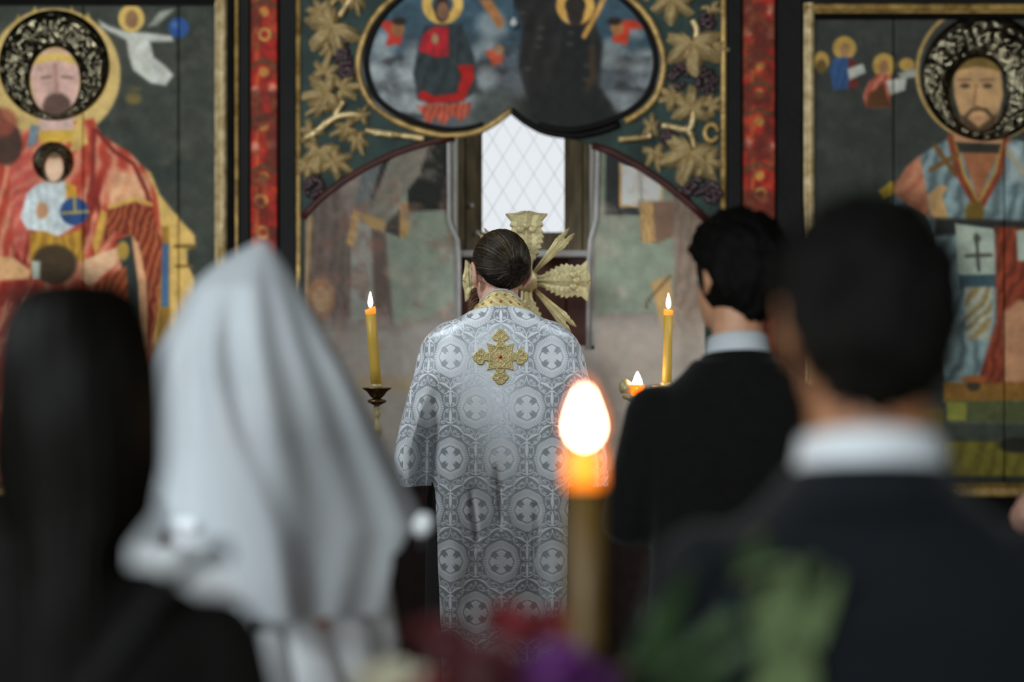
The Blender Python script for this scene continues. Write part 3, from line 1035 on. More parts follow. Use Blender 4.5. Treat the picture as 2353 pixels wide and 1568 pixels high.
# child
q.poly([(82, 424), (118, 414), (152, 418), (172, 440), (170, 520), (128, 546), (84, 530), (62, 528), (46, 500), (60, 446)], (208, 214, 214), 6, fold=(0.35, (164, 172, 172), 0.1, 22))
q.poly([(150, 418), (174, 428), (178, 460), (152, 470)], (206, 148, 50), 6)
q.ell(96, 484, 14, 20, (190, 140, 104), 6)
q.ell(170, 486, 33, 32, (46, 76, 124), 5).line([(170, 450), (172, 488)], 6, (176, 156, 84), 4).line([(142, 490), (202, 486)], 6, (176, 156, 84), 4)
q.poly([(68, 536), (100, 530), (136, 545), (188, 524), (192, 600), (68, 604)], (190, 142, 50), 7, fold=(0.6, (140, 96, 34), 0.2, 22))
q.ell(124, 606, 52, 44, (70, 54, 34), 10)
q.poly([(72, 600), (92, 600), (90, 640), (74, 640)], (180, 186, 172), 6)
# face, beard, collar
q.poly([(66, 150), (74, 122), (128, 112), (178, 122), (184, 160), (178, 220), (168, 286), (92, 290), (76, 220)], (208, 166, 152), 6)
q.line([(72, 140), (128, 128), (178, 140)], 17, (206, 172, 92), 5)
q.ell(130, 245, 33, 32, (96, 72, 60), 8)
q.line([(126, 150), (130, 210)], 8, (176, 130, 116), 8).line([(96, 178), (116, 176)], 5, (120, 92, 84), 5).line([(142, 176), (164, 178)], 5, (120, 92, 84), 5)
q.poly([(92, 272), (166, 272), (172, 302), (88, 304)], (206, 170, 158), 6)
q.poly([(86, 300), (172, 298), (170, 326), (90, 328)], (202, 160, 66), 5)
q.poly([(70, 286), (90, 290), (84, 330), (60, 340)], (112, 128, 136), 6)
q.poly([(168, 290), (188, 268), (202, 330), (160, 350)], (206, 170, 96), 6)
q.ell(14, 330, 36, 50, (74, 52, 42), 8)
q.ell(0, 280, 40, 34, (140, 70, 54), 12, 0.8)
q.ell(124, 390, 22, 33, (222, 182, 152), 5)
q.ell(124, 352, 24, 12, (110, 88, 60), 6)
q.mottle(0.16, 26, 61).mottle(0.08, 9, 62)
for xr in ((-70, 188.6), (191.4, 408.6), (411.4, 496)):
    q.mesh('plank', 1.12, M['painting'], icl, 1000, 0.004, xr=xr, thick=0.02)


def halo_cover(parent, cx, cy, R, icx, icy, ix, iy, seed, yo=-0.002):
    """embossed metal cover: ring between the outer circle and the face opening"""
    n, m = 120, 22
    vs, fs = [], []
    for i in range(m + 1):
        t = i / m
        for k in range(n):
            a = 2 * PI * k / n
            ox_, oy_ = cx + R * math.cos(a), cy + R * math.sin(a)
            e = 1.0
            ix_, iy_ = icx + ix * math.cos(a), icy + iy * math.sin(a)
            x, y = ix_ + (ox_ - ix_) * t, iy_ + (oy_ - iy_) * t
            h = 0.012 * math.sin(PI * t) ** 0.6
            nz = mnoise.noise(Vector((x * 0.07, y * 0.07, seed))) * 0.008 + mnoise.noise(Vector((x * 0.17, y * 0.17, seed + 4))) * 0.009
            h += nz * math.sin(PI * t) + 0.003 * (abs(math.sin(a * 14 + t * 5)) * math.sin(PI * t))
            w = W(x, y, 1000, yo)
            vs.append((w.x, w.y - h, w.z))
    for i in range(m):
        for k in range(n):
            a, b = i * n + k, i * n + (k + 1) % n
            fs.append((a, b, b + n, a + n))
    return link('metal_halo', fix_normals(me_from(vs, fs)), M['silver'], parent)


halo_cover(icl, 124, 150, 127, 126, 186, 58, 78, 1.0)
halo_cover(icl, 122, 372, 47, 124, 384, 21, 34, 3.0)


def frame_bar(parent, x0, y0, x1, y1, w, m, name, dy=0.0):
    a, b = W(x0, y0, 1000, dy), W(x1, y1, 1000, dy)
    t = (b - a).normalized()
    u = Vector((t.z, 0, -t.x))
    rings = []
    prof = [(-0.5, 0.006), (-0.5, -0.006), (-0.3, -0.014), (-0.05, -0.016), (0.2, -0.013), (0.32, -0.008), (0.5, -0.006), (0.5, 0.006)]
    for c in (a, b):
        rings.append([c + u * (w * k) + Vector((0, d, 0)) for k, d in prof])
    g = Geo().loft(rings)
    return link(name, fix_normals(g.mesh(name)), m, parent, False)


frame_bar(icl, 508, -26, 508, 1128, 0.027, M['gilt_pale'], 'frame_moulding')
frame_bar(icl, 530, -26, 530, 1128, 0.017, M['black_frame'], 'outer_frame', 0.004)
frame_bar(icl, -72, -4, 496, -4, 0.034, M['black_frame'], 'frame_moulding', 0.002)
frame_bar(icl, -72, 1120, 522, 1120, 0.022, M['gilt'], 'frame_moulding', -0.004)

# ------------------------------------------------------------------ right icon: bearded bishop
icr = empty('icon', (W(2150, 1114).x, D, W(0, 1114).z), 'large painted icon of a bearded figure in blue-grey vestments with a dark metal halo', 'icon')
q = Paint(1870, 34, 2436, 1114, 3.5, (56, 58, 53))
q.mottle(0.7, 110, 15, (45, 47, 43)).mottle(0.5, 60, 16, (68, 68, 59), 0.5, 0.75)
for cx, cy, k in ((1888, 140, 0), (1941, 110, 1), (2032, 150, 2), (2084, 148, 3)):
    q.ell(cx, cy, (18, 27, 26, 18)[k], (22, 27, 28, 15)[k], (182, 144, 74), 5)
q.ell(1888, 152, 12, 16, (104, 82, 44), 5)
q.ell(1942, 114, 11, 16, (150, 112, 76), 4).poly([(1916, 134), (1938, 130), (1962, 132), (1966, 200), (1916, 208), (1906, 160)], (54, 82, 122), 5, fold=(0.5, (40, 58, 90), 0.2, 16))
q.poly([(1950, 132), (1966, 140), (1972, 200), (1952, 204)], (108, 40, 34), 5).poly([(1948, 158), (1984, 146), (1990, 166), (1952, 184)], (178, 178, 168), 4)
q.ell(2032, 154, 11, 16, (150, 108, 74), 4).poly([(1996, 190), (2022, 166), (2048, 174), (2046, 246), (1990, 246), (1984, 220)], (158, 74, 56), 6, fold=(0.7, (206, 140, 112), 0.4, 22))
q.poly([(1996, 216), (2030, 190), (2048, 246), (1990, 248)], (84, 52, 30), 6).poly([(2036, 186), (2084, 176), (2080, 206), (2048, 218)], (182, 182, 170), 5)
q.poly([(2064, 168), (2104, 156), (2108, 176), (2070, 182)], (150, 150, 140), 5)
q.ring(2264, 166, 156, 8, (178, 146, 88), 4)
# vestment
q.poly([(2050, 440), (2076, 396), (2124, 350), (2192, 312), (2300, 316), (2440, 340), (2440, 1000), (2180, 1000), (2150, 540), (2120, 470), (2040, 470)], (132, 150, 150), 6, fold=(0.7, (70, 80, 82), 0.3, 36))
q.poly([(2050, 436), (2084, 384), (2114, 356), (2128, 430), (2140, 500), (2090, 470)], (184, 122, 92), 7, fold=(0.5, (146, 76, 54), 0.5, 30))
q.poly([(2020, 436), (2050, 414), (2062, 440), (2030, 456)], (168, 138, 44), 5)
q.line([(2186, 316), (2206, 400), (2246, 474)], 18, (132, 62, 42), 5).line([(2194, 316), (2214, 396), (2252, 470)], 6, (176, 138, 64), 4)
q.line([(2312, 320), (2296, 396), (2250, 480)], 18, (132, 62, 42), 5).line([(2304, 320), (2288, 396), (2244, 474)], 6, (176, 138, 64), 4)
q.line([(2150, 336), (2196, 400)], 11, (112, 78, 38), 6).line([(2140, 390), (2200, 356)], 11, (112, 78, 38), 6)
q.line([(2320, 350), (2360, 410)], 12, (150, 120, 60), 6)
q.poly([(2315, 330), (2353, 340), (2360, 420), (2318, 420)], (178, 184, 184), 14, 0.6)
q.poly([(2206, 340), (2300, 340), (2250, 460)], (160, 100, 66), 8)
q.poly([(2190, 296), (2304, 296), (2300, 330), (2250, 340), (2196, 328)], (190, 138, 102), 6)
q.poly([(2196, 326), (2302, 330), (2296, 352), (2204, 350)], (48, 46, 38), 6)
# face
q.poly([(2190, 160), (2250, 148), (2300, 160), (2306, 220), (2290, 282), (2250, 302), (2212, 282), (2194, 220)], (192, 150, 104), 6)
q.line([(2194, 150), (2246, 138), (2298, 150)], 26, (118, 94, 46), 6)
for ex in (2218, 2270):
    q.ell(ex, 197, 11, 6, (86, 66, 48), 4).line([(ex - 16, 184), (ex + 14, 182)], 4, (112, 84, 56), 4)
q.line([(2244, 196), (2238, 242), (2252, 246)], 5, (138, 98, 66), 5)
q.line([(2218, 270), (2234, 252), (2250, 250), (2266, 252), (2284, 272)], 9, (92, 70, 48), 5)
q.poly([(2206, 262), (2222, 270), (2250, 292), (2282, 268), (2294, 256), (2284, 306), (2250, 318), (2218, 304)], (86, 66, 46), 7)
q.ell(2250, 272, 14, 5, (186, 126, 100), 4)
# hand, white book, lower robes
q.poly([(2132, 448), (2162, 424), (2178, 430), (2166, 452), (2180, 500), (2160, 520), (2140, 490)], (186, 146, 96), 6)
q.ell(2240, 490, 22, 30, (112, 88, 34), 8)
q.poly([(2150, 500), (2440, 510), (2440, 530), (2150, 540)], (42, 42, 38), 10)
q.poly([(2196, 514), (2284, 526), (2290, 636), (2206, 640)], (168, 176, 160), 5)
q.line([(2244, 540), (2250, 622)], 8, (74, 74, 64), 4).line([(2222, 588), (2278, 586)], 8, (74, 74, 64), 4).ell(2246, 548, 9, 9, (74, 74, 64), 4, 0.8)
q.poly([(2206, 632), (2290, 630), (2292, 660), (2210, 662)], (60, 82, 88), 5)
q.poly([(2220, 660), (2284, 660), (2276, 780), (2222, 780)], (158, 160, 144), 6, fold=(0.8, (130, 100, 44), 0.7, 26))
q.poly([(2288, 520), (2440, 530), (2440, 900), (2240, 900), (2290, 740)], (142, 62, 40), 8, fold=(0.7, (84, 40, 28), 0.3, 26))
q.poly([(2336, 530), (2440, 520), (2440, 600), (2340, 600)], (166, 176, 160), 6)
q.poly([(2306, 720), (2340, 690), (2440, 690), (2440, 880), (2308, 880)], (186, 134, 98), 12)
q.poly([(2170, 880), (2440, 880), (2440, 920), (2170, 926)], (138, 98, 44), 8)
q.ell(2238, 886, 16, 14, (60, 56, 44), 6).ell(2240, 872, 30, 8, (160, 92, 44), 6)
q.poly([(2176, 922), (2440, 922), (2440, 976), (2176, 972)], (88, 92, 58), 6).poly([(2178, 924), (2222, 926), (2220, 966), (2178, 966)], (138, 138, 62), 5)
q.poly([(2170, 972), (2440, 976), (2440, 1016), (2170, 1012)], (68, 72, 64), 6)
q.poly([(2170, 1014), (2440, 1016), (2440, 1096), (2170, 1094)], (126, 116, 48), 10, fold=(0.5, (88, 80, 36), 0.3, 40))
q.ell(2340, 1024, 46, 18, (46, 44, 36), 8)
q.poly([(1866, 940), (2170, 940), (2170, 1096), (1866, 1096)], (92, 84, 46), 12)
q.mottle(0.16, 26, 71).mottle(0.08, 9, 72)
for xr in ((1870, 2053.6), (2056.4, 2308.6), (2311.4, 2436)):
    q.mesh('plank', 1.08, M['painting'], icr, 1000, 0.004, xr=xr, thick=0.02)
halo_cover(icr, 2264, 178, 146, 2249, 216, 66, 84, 7.0)
frame_bar(icr, 1859, 8, 1859, 1128, 0.024, M['gilt_pale'], 'frame_moulding')
frame_bar(icr, 1848, 20, 2440, 20, 0.022, M['gilt'], 'frame_moulding')
frame_bar(icr, 1868, 38, 2440, 38, 0.014, M['black_frame'], 'inner_frame', 0.006)
frame_bar(icr, 1848, 1120, 2440, 1120, 0.022, M['gilt'], 'frame_moulding', -0.004)

# glass drop on a dark wire in front of the medallion
M['crystal'] = mat('crystal', (238, 242, 246), 0.04, 0.0, spec=1.0)
M['crystal'].node_tree.nodes['Principled BSDF'].inputs['Transmission Weight'].default_value = 0.5
cd = empty('hanging_crystal', W(1181, 58, 1000, -0.06), 'small clear glass drop on a dark wire in front of the medallion', 'crystal drop')
Geo().lathe([(0.001, 0.012), (0.006, 0.006), (0.0095, -0.002), (0.008, -0.008), (0.001, -0.012)], W(1181, 58, 1000, -0.06), 12).build('glass_drop', M['crystal'], cd)
Geo().tube([W(1182, 46, 1000, -0.06), W(1186, -300, 1000, -0.06), W(1188, -960, 1000, -0.06)], 0.0012, 6).build('wire', M['black_frame'], cd)
# ------------------------------------------------------------------ people
def capsule_chain(g, pts, rad):
    for i in range(len(pts) - 1):
        g.capsule(pts[i], rad[i], pts[i + 1], rad[i + 1], 10)


def hand(g, wrist, d, palm_n, thumb_side, curl=0.5, k=1.0):
    """palm along d from the wrist, palm normal palm_n (fingers curl towards it)"""
    d, n = Vector(d).normalized(), Vector(palm_n)
    n = (n - d * n.dot(d)).normalized()
    s = d.cross(n).normalized() * thumb_side
    w = Vector(wrist)
    pc = w + d * 0.05 * k
    rot = Matrix((s, d, n)).transposed()
    g.ell(pc, (0.042 * k, 0.052 * k, 0.017 * k), 16, 10, rot)
    for i, (off, L) in enumerate(((0.030, 0.072), (0.010, 0.080), (-0.011, 0.075), (-0.030, 0.060))):
        p = w + d * (0.085 - abs(off) * 0.25) * k + s * off * k
        a = 0.25 + curl * 0.5
        dirs = [a, a + curl * 1.1, a + curl * 2.0]
        pts = [p]
        for q, f in zip(dirs, (0.42, 0.32, 0.26)):
            pts.append(pts[-1] + (d * math.cos(q) + n * math.sin(q)) * L * f * k)
        capsule_chain(g, pts, [0.0098 * k, 0.0092 * k, 0.0085 * k, 0.0072 * k])
    p = w + d * 0.028 * k + s * 0.03 * k
    t1 = (d * 0.75 + s * 0.65 + n * 0.35).normalized()
    t2 = (d * 0.9 + s * 0.2 + n * 0.5).normalized()
    capsule_chain(g, [p, p + t1 * 0.035 * k, p + t1 * 0.035 * k + t2 * 0.03 * k], [0.014 * k, 0.011 * k, 0.008 * k])


def head_geo(g, H, k=1.0):
    def T(p):
        return H @ (Vector(p) * k)
    R3 = H.to_3x3()

    def E(c, r, rot=None):
        g.ell(T(c), tuple(a * k for a in r), 24, 16, R3 @ rot if rot is not None else R3)
    E((0, -0.012, 0.028), (0.076, 0.096, 0.092))
    E((0, 0.028, -0.03), (0.063, 0.068, 0.09))
    E((0, 0.044, -0.078), (0.046, 0.046, 0.036))
    g.capsule(T((0, 0.092, 0.004)), 0.008 * k, T((0, 0.108, -0.03)), 0.0125 * k, 10)
    E((0, 0.082, 0.018), (0.052, 0.016, 0.010))
    E((0, 0.088, -0.058), (0.024, 0.012, 0.009))
    for s in (-1, 1):
        rot = Matrix.Rotation(s * 0.55, 3, 'Z') @ Matrix.Rotation(0.2, 3, 'X')
        E((s * 0.079, -0.012, -0.006), (0.0085, 0.019, 0.032), rot)
        pts = [T((s * (0.084 + 0.004 * math.sin(a)), -0.014 - 0.017 * math.cos(a), -0.002 + 0.031 * math.sin(a))) for a in np.linspace(-1.3, 2.6, 9)]
        g.tube(pts, 0.0048 * k, 8)
        E((s * 0.074, 0.0, -0.034), (0.007, 0.009, 0.010))


def make_person(label, L, yaw, H, skin, arms, head_yaw=0.0, head_pitch=0.0, head_roll=0.0, voxel=0.006, neck_r=0.056, group=None, head_shift=(0, 0, 0), legs=True, slope=0.0, head_k=1.0):
    """body as one continuous surface; arms = {'l': (elbow, wrist, hand_dir, palm_normal, curl), 'r': ...} in body coordinates of a 1.75 m figure"""
    k = H / 1.75
    MB = Matrix.Translation(Vector(L)) @ Matrix.Rotation(yaw, 4, 'Z') @ Matrix.Scale(k, 4)
    g = Geo()
    HL = Matrix.Translation(Vector((0, 0.02, 1.622)) + Vector(head_shift)) @ Matrix.Rotation(head_yaw, 4, 'Z') @ Matrix.Rotation(head_roll, 4, 'Y') @ Matrix.Rotation(head_pitch, 4, 'X')
    head_geo(g, HL, head_k)
    hp = Vector(head_shift)
    g.capsule((0, -0.012, 1.43), neck_r * 1.08, Vector((0, 0.0, 1.56)) + hp * 0.8, neck_r)
    tor = [(0.93, .15, .09), (1.02, .135, .085), (1.12, .13, .08), (1.25, .15, .095), (1.31 - slope, .160, .095), (1.36 - slope, .14, .08), (1.45 - slope * .6, .075, .06)]
    g.loft([ell_ring((0, 0, z), w, d, d, 28) for z, w, d in tor])
    if legs:
        for s in (-1, 1):
            g.capsule((s * .085, 0, .92), .075, (s * .09, .01, .5), .052)
            g.capsule((s * .09, .01, .5), .05, (s * .09, -.01, .09), .034)
            g.capsule((s * .09, -.02, .04), .032, (s * .095, .13, .03), .026)
    for s, key in ((-1, 'l'), (1, 'r')):
        el, wr, hd, pn, curl = arms[key]
        sh = Vector((s * .165, 0, 1.325 - slope))
        g.capsule(sh, .042, el, .036)
        g.capsule(el, .036, wr, .025)
        if hd is not None:
            hand(g, wr, hd, pn, -s if key == 'l' else -s, curl)
    o = g.fused('person', skin, None, voxel, 3, MB)
    rebase(o, L)
    tag(o, label, 'person', group)
    for s in (-1, 1):
        c = MB @ HL @ Vector((s * 0.031, 0.078, 0.006))
        Geo().ell(c, (.0125 * k,) * 3, 12, 8).build('eye', M['eye'], o)
    return o, MB, MB @ HL


REST = {'l': ((-.235, -.02, 1.12), (-.235, .07, .90), (0, .15, -1), (1, 0, 0), .45), 'r': ((.235, -.02, 1.12), (.235, .07, .90), (0, .15, -1), (-1, 0, 0), .45)}


def hair_cap(o, MH, material, front=0.055, side=0.0, back=-0.078, r=(.085, .106, .101), amp=0.006, seed=0, name='hair', long=1.0):
    n, m = 72, 44
    vs, fs = [], []
    for i in range(m + 1):
        t = PI * i / m
        for k in range(n):
            a = 2 * PI * k / n
            d = Vector((math.sin(t) * math.cos(a), math.sin(t) * math.sin(a), math.cos(t)))
            f = smooth01(np.array((d.y + 0.15) / 0.75))
            b = smooth01(np.array((-d.y - 0.05) / 0.6))
            line = side + (front - side) * float(f) + (back - side) * float(b)
            rz = r[2] * (long if d.z < 0 else 1.0)
            p = Vector((d.x * r[0], d.y * r[1] - .012, d.z * rz + .028))
            q = float(smooth01(np.array((p.z - line) / 0.022 + 0.5)))
            nz = mnoise.noise(Vector((d.x * 7, d.y * 7, d.z * 4 + seed))) + 0.5 * mnoise.noise(Vector((d.x * 18, d.y * 18, d.z * 6 + seed)))
            s = (1 + nz * amp / 0.09) * q + 0.84 * (1 - q)
            vs.append(Vector((d.x * r[0] * s, d.y * r[1] * s - .012, d.z * rz * s + .028)))
    for i in range(m):
        for k in range(n):
            a, b = i * n + k, i * n + (k + 1) % n
            fs.append((a, a + n, b + n, b))
    me = me_from(vs, fs, name)
    me.transform(MH)
    return link(name, me, material, o)


def suit(o, MB, arms, cloth, collar_rx=.07, wide=1.0, collar_m=None, neck_fwd=0.0):
    k = MB.to_scale().x
    g = Geo()
    tor = [(.80, .20, .135), (.9, .195, .135), (1.0, .182, .125), (1.1, .178, .12), (1.22, .192, .13), (1.30, .203, .132), (1.335, .198, .118), (1.378, .166, .10), (1.420, .116, .085), (1.452, .09, .078)]
    g.loft([ell_ring((0, -0.005 + neck_fwd * max(0, z - 1.38) * 4, z), w * wide, d, d, 40, 2.3) for z, w, d in tor])
    for s, key in ((-1, 'l'), (1, 'r')):
        el, wr = Vector(arms[key][0]), Vector(arms[key][1])
        sh = Vector((s * .172 * wide, -0.004, 1.338))
        g.capsule(sh, .062, el, .052)
        g.capsule(el, .052, el + (wr - el) * .95, .038)
    j = g.fused('jacket', cloth, o, .009, 5, MB)
    # jacket collar standing behind the shirt collar
    g = Geo()
    n = 36
    rings = []
    for z, rx, ry in ((1.425, .108, .096), (1.450, .090, .084), (1.471, .082, .078), (1.473, .075, .071), (1.445, .075, .071)):
        ring = []
        for q in range(n + 1):
            a = -2.3 + 4.6 * q / n
            ring.append(Vector((rx * collar_rx / .07 * math.sin(a), -ry * collar_rx / .07 * math.cos(a) * 1.05 + neck_fwd * .15, z - .028 * (1 - math.cos(a)) * .5)))
        rings.append(ring)
    g.loft(rings, False, False)
    g.build('jacket_collar', cloth, j, M=MB)
    # white shirt collar
    g = Geo()
    rings = []
    for z, rx in ((1.440, .077), (1.478, .073), (1.509, .068), (1.510, .065), (1.470, .066)):
        ring = []
        for q in range(n + 1):
            a = -2.75 + 5.5 * q / n
            ring.append(Vector((rx * collar_rx / .07 * math.sin(a), -rx * collar_rx / .07 * math.cos(a) * 1.0 - .004 + neck_fwd * .2, z - .030 * (1 - math.cos(a)) * .5)))
        rings.append(ring)
    g.loft(rings, False, False)
    g.build('shirt_collar', collar_m or M['shirt'], o, M=MB)
    g = Geo()
    for s in (-1, 1):
        g.capsule((s * .085, 0, .90), .105, (s * .095, .01, .5), .078)
        g.capsule((s * .095, .01, .5), .078, (s * .095, -.005, .10), .062)
    g.fused('trousers', cloth, o, .01, 4, MB)
    for s in (-1, 1):
        g = Geo()
        g.loft([[Vector((s * .095 + w * math.cos(2 * PI * q / 20), y + l * math.sin(2 * PI * q / 20), z)) for q in range(20)]
                for z, w, l, y in ((0.0, .046, .14, .045), (.025, .048, .142, .045), (.05, .042, .12, .03), (.075, .036, .075, -.01), (.10, .034, .06, -.02))])
        g.build('shoe', M['shoe'], o, M=MB)
    for s, key in ((-1, 'l'), (1, 'r')):
        el, wr = Vector(arms[key][0]), Vector(arms[key][1])
        Geo().capsule(el + (wr - el) * .93, .034, el + (wr - el) * 1.02, .031, 12).build('shirt_cuff', M['shirt'], o, M=MB)
    return j


# ---------------------------------------------------------------- the priest
XC = (1150 - 1176.5) / 824.0
YC = F / 824.0 + 0.135
PL = (XC, YC, 0.15)
parms = {'l': ((-.235, .03, 1.10), (-.12, .10, 1.12), (.9, .25, .1), (0, 0, -1), .35), 'r': ((.235, .03, 1.10), (.12, .10, 1.12), (-.9, .25, .1), (0, 0, -1), .35)}
pr, PMB, PMH = make_person('bearded priest seen from behind in a white brocade vestment with brown hair in a knot', PL, 0.0, 1.712, M['skin'], parms,
                           head_yaw=0.30, head_pitch=-0.06, voxel=0.0036, neck_r=0.053, head_shift=(-0.002, 0.006, 0.006))
hs = PMB.to_scale().x


def skull(d, s=1.0):
    """point on the hair surface in head coordinates for direction d"""
    return Vector((d.x * .0825 * s, d.y * .1015 * s - .012, d.z * .0985 * s + .028))


BUN = Vector((0.20, -0.95, -0.20)).normalized()       # where the hair is gathered, head coordinates
hair_cap(pr, PMH, M['hair_dark'], front=0.07, side=0.004, back=-0.062, r=(.0815, .1005, .0975), amp=0.001, name='hair')
M['hair_strand'] = mat('hair_strand', (36, 27, 17), 0.48, vary=0.5, vscale=90, spec=0.3)
M['hair_fair'] = mat('hair_fair', (104, 80, 46), 0.42, vary=0.4, vscale=90, spec=0.6)


def hairline_ok(d):
    p = skull(d)
    if d.y > 0.55 and p.z < 0.075:
        return False
    ang = math.atan2(d.x, -d.y)          # 0 = back, + right
    lim = -0.058 + 0.062 * min(1.0, abs(ang) / 1.5) ** 1.3
    if ang < 0:
        lim += 0.012 * min(1.0, abs(ang) / 0.8)
    return p.z > lim


def strands(count, material, name, rad, seed, spread=0.02, lift=1.0):
    r = random.Random(seed)
    g = Geo()
    n = 0
    while n < count:
        z = r.uniform(-0.95, 1)
        a = r.uniform(0, 2 * PI)
        q = math.sqrt(1 - z * z)
        d = Vector((q * math.cos(a), q * math.sin(a), z))
        if not hairline_ok(d):
            continue
        ang = d.angle(BUN)
        if ang < 0.2:
            continue
        n += 1
        ax = d.cross(BUN).normalized()
        jit = Vector((r.gauss(0, spread), r.gauss(0, spread), r.gauss(0, spread)))
        lf = lift * (1.012 + r.uniform(0, 0.02))
        pts = []
        e = ang - r.uniform(0.02, 0.25)
        K = 9
        for i in range(K + 1):
            t = i / K
            m = Matrix.Rotation(e * t, 3, ax)
            v = (m @ d + jit * math.sin(PI * t) * 1.2)
            v.normalize()
            sag = 1 + 0.012 * math.sin(t * PI * 2 + n) * spread * 20 * 0.3
            pts.append(skull(v, lf * sag))
        rr = rad * r.uniform(0.7, 1.3)
        g.tube(pts, [rr * (0.6 + 0.4 * math.sin(PI * min(1, 0.15 + i / K))) for i in range(K + 1)], 3, False)
    return g.build(name, material, pr, M=PMH)


strands(2600, M['hair_strand'], 'hair_strands', 0.0006, 3)['kind'] = 'stuff'
strands(280, M['hair_fair'], 'fair_hair_strands', 0.0005, 5, 0.03, 1.004)['kind'] = 'stuff'
# knot of hair
g = Geo()
r = random.Random(4)
bc = skull(BUN, 1.06)
bn = Vector((BUN.x * .9, BUN.y, BUN.z * .9)).normalized()
bu = bn.cross(Vector((0, 0, 1))).normalized()
bv = bn.cross(bu)
for i in range(230):
    a0 = r.uniform(0, 2 * PI)
    R = r.uniform(0.005, 0.029)
    hgt = math.sqrt(max(0, 1 - (R / .032) ** 2)) * 0.013 + r.uniform(-.004, .004)
    tw = r.uniform(1.0, 2.6)
    pts = [bc + (bu * math.cos(a0 + tw * t) + bv * math.sin(a0 + tw * t)) * R * (1 + .3 * math.sin(5 * t + i)) + bn * (hgt * (0.6 + .4 * math.sin(PI * t))) for t in np.linspace(0, 1, 9)]
    g.tube(pts, 0.0009, 3, False)
g.build('hair_knot_strands', M['hair_strand'], pr, M=PMH)['kind'] = 'stuff'
Geo().ell(bc, (.027, .013, .027), 20, 14, Matrix((bu, bn, bv)).transposed()).build('hair_knot', M['hair_dark'], pr, M=PMH)
# loose wisps beside the left ear and short beard
g = Geo()
for i in range(9):
    y0 = r.uniform(.0, .03)
    pts = [Vector((-.083 - .004 * math.sin(3 * t + i), y0 + .004 * i * t * .3 + .006 * math.sin(4 * t), .045 - .10 * t)) for t in np.linspace(0, 1, 8)]
    g.tube(pts, .00032, 3, False)
g.build('loose_wisp', M['hair_strand'], pr, M=PMH)['kind'] = 'stuff'
g = Geo()
for i in range(1500):
    a = r.uniform(-1.45, 1.2)
    z = r.uniform(-.108, -.035)
    rx, ry = .066, .082
    p0 = Vector((math.sin(a) * rx * (1 + .25 * (z + .035)), .022 + math.cos(a) * ry, z))
    n_ = Vector((math.sin(a), math.cos(a), -.3)).normalized()
    g.tube([p0 - n_ * .006, p0 + n_ * .010 + Vector((0, 0, -.004)), p0 + n_ * .018 + Vector((r.uniform(-.004, .004), 0, -.016))], [.0008, .0007, .0003], 3, False)
M['beard'] = mat('beard', (104, 70, 46), 0.5, vary=0.4, vscale=90)
g.build('beard', M['beard'], pr, M=PMH)['kind'] = 'stuff'
# stubble on the nape
g = Geo()
cnt = 0
dn = bpy.context.evaluated_depsgraph_get()
bt = BVHTree.FromPolygons([pr.matrix_basis @ v.co if False else v.co + Vector(PL) for v in pr.data.vertices], [tuple(f.vertices) for f in pr.data.polygons])
for i in range(2600):
    px, py = r.uniform(1096, 1216), r.uniform(620, 692)
    if py > 690 - 0.2 * abs(px - 1150) or r.random() > (700 - py) / 90 + (0.3 if px > 1180 else 0):
        continue
    w0 = W(px, py, 824, -0.4)
    hit = bt.ray_cast(w0, Vector((w0.x * .0, 1, 0)))
    if hit[0] is None:
        continue
    p0, n_ = hit[0], hit[1]
    if n_.y > 0:
        n_ = -n_
    tdir = (n_ * .4 + Vector((.25, 0, -.6 if px < 1150 else .4))).normalized()
    g.tube([p0 - n_ * .001, p0 + tdir * .0045], [.00024, .00014], 3, False)
g.build('nape_stubble', M['hair_strand'], pr)['kind'] = 'stuff'


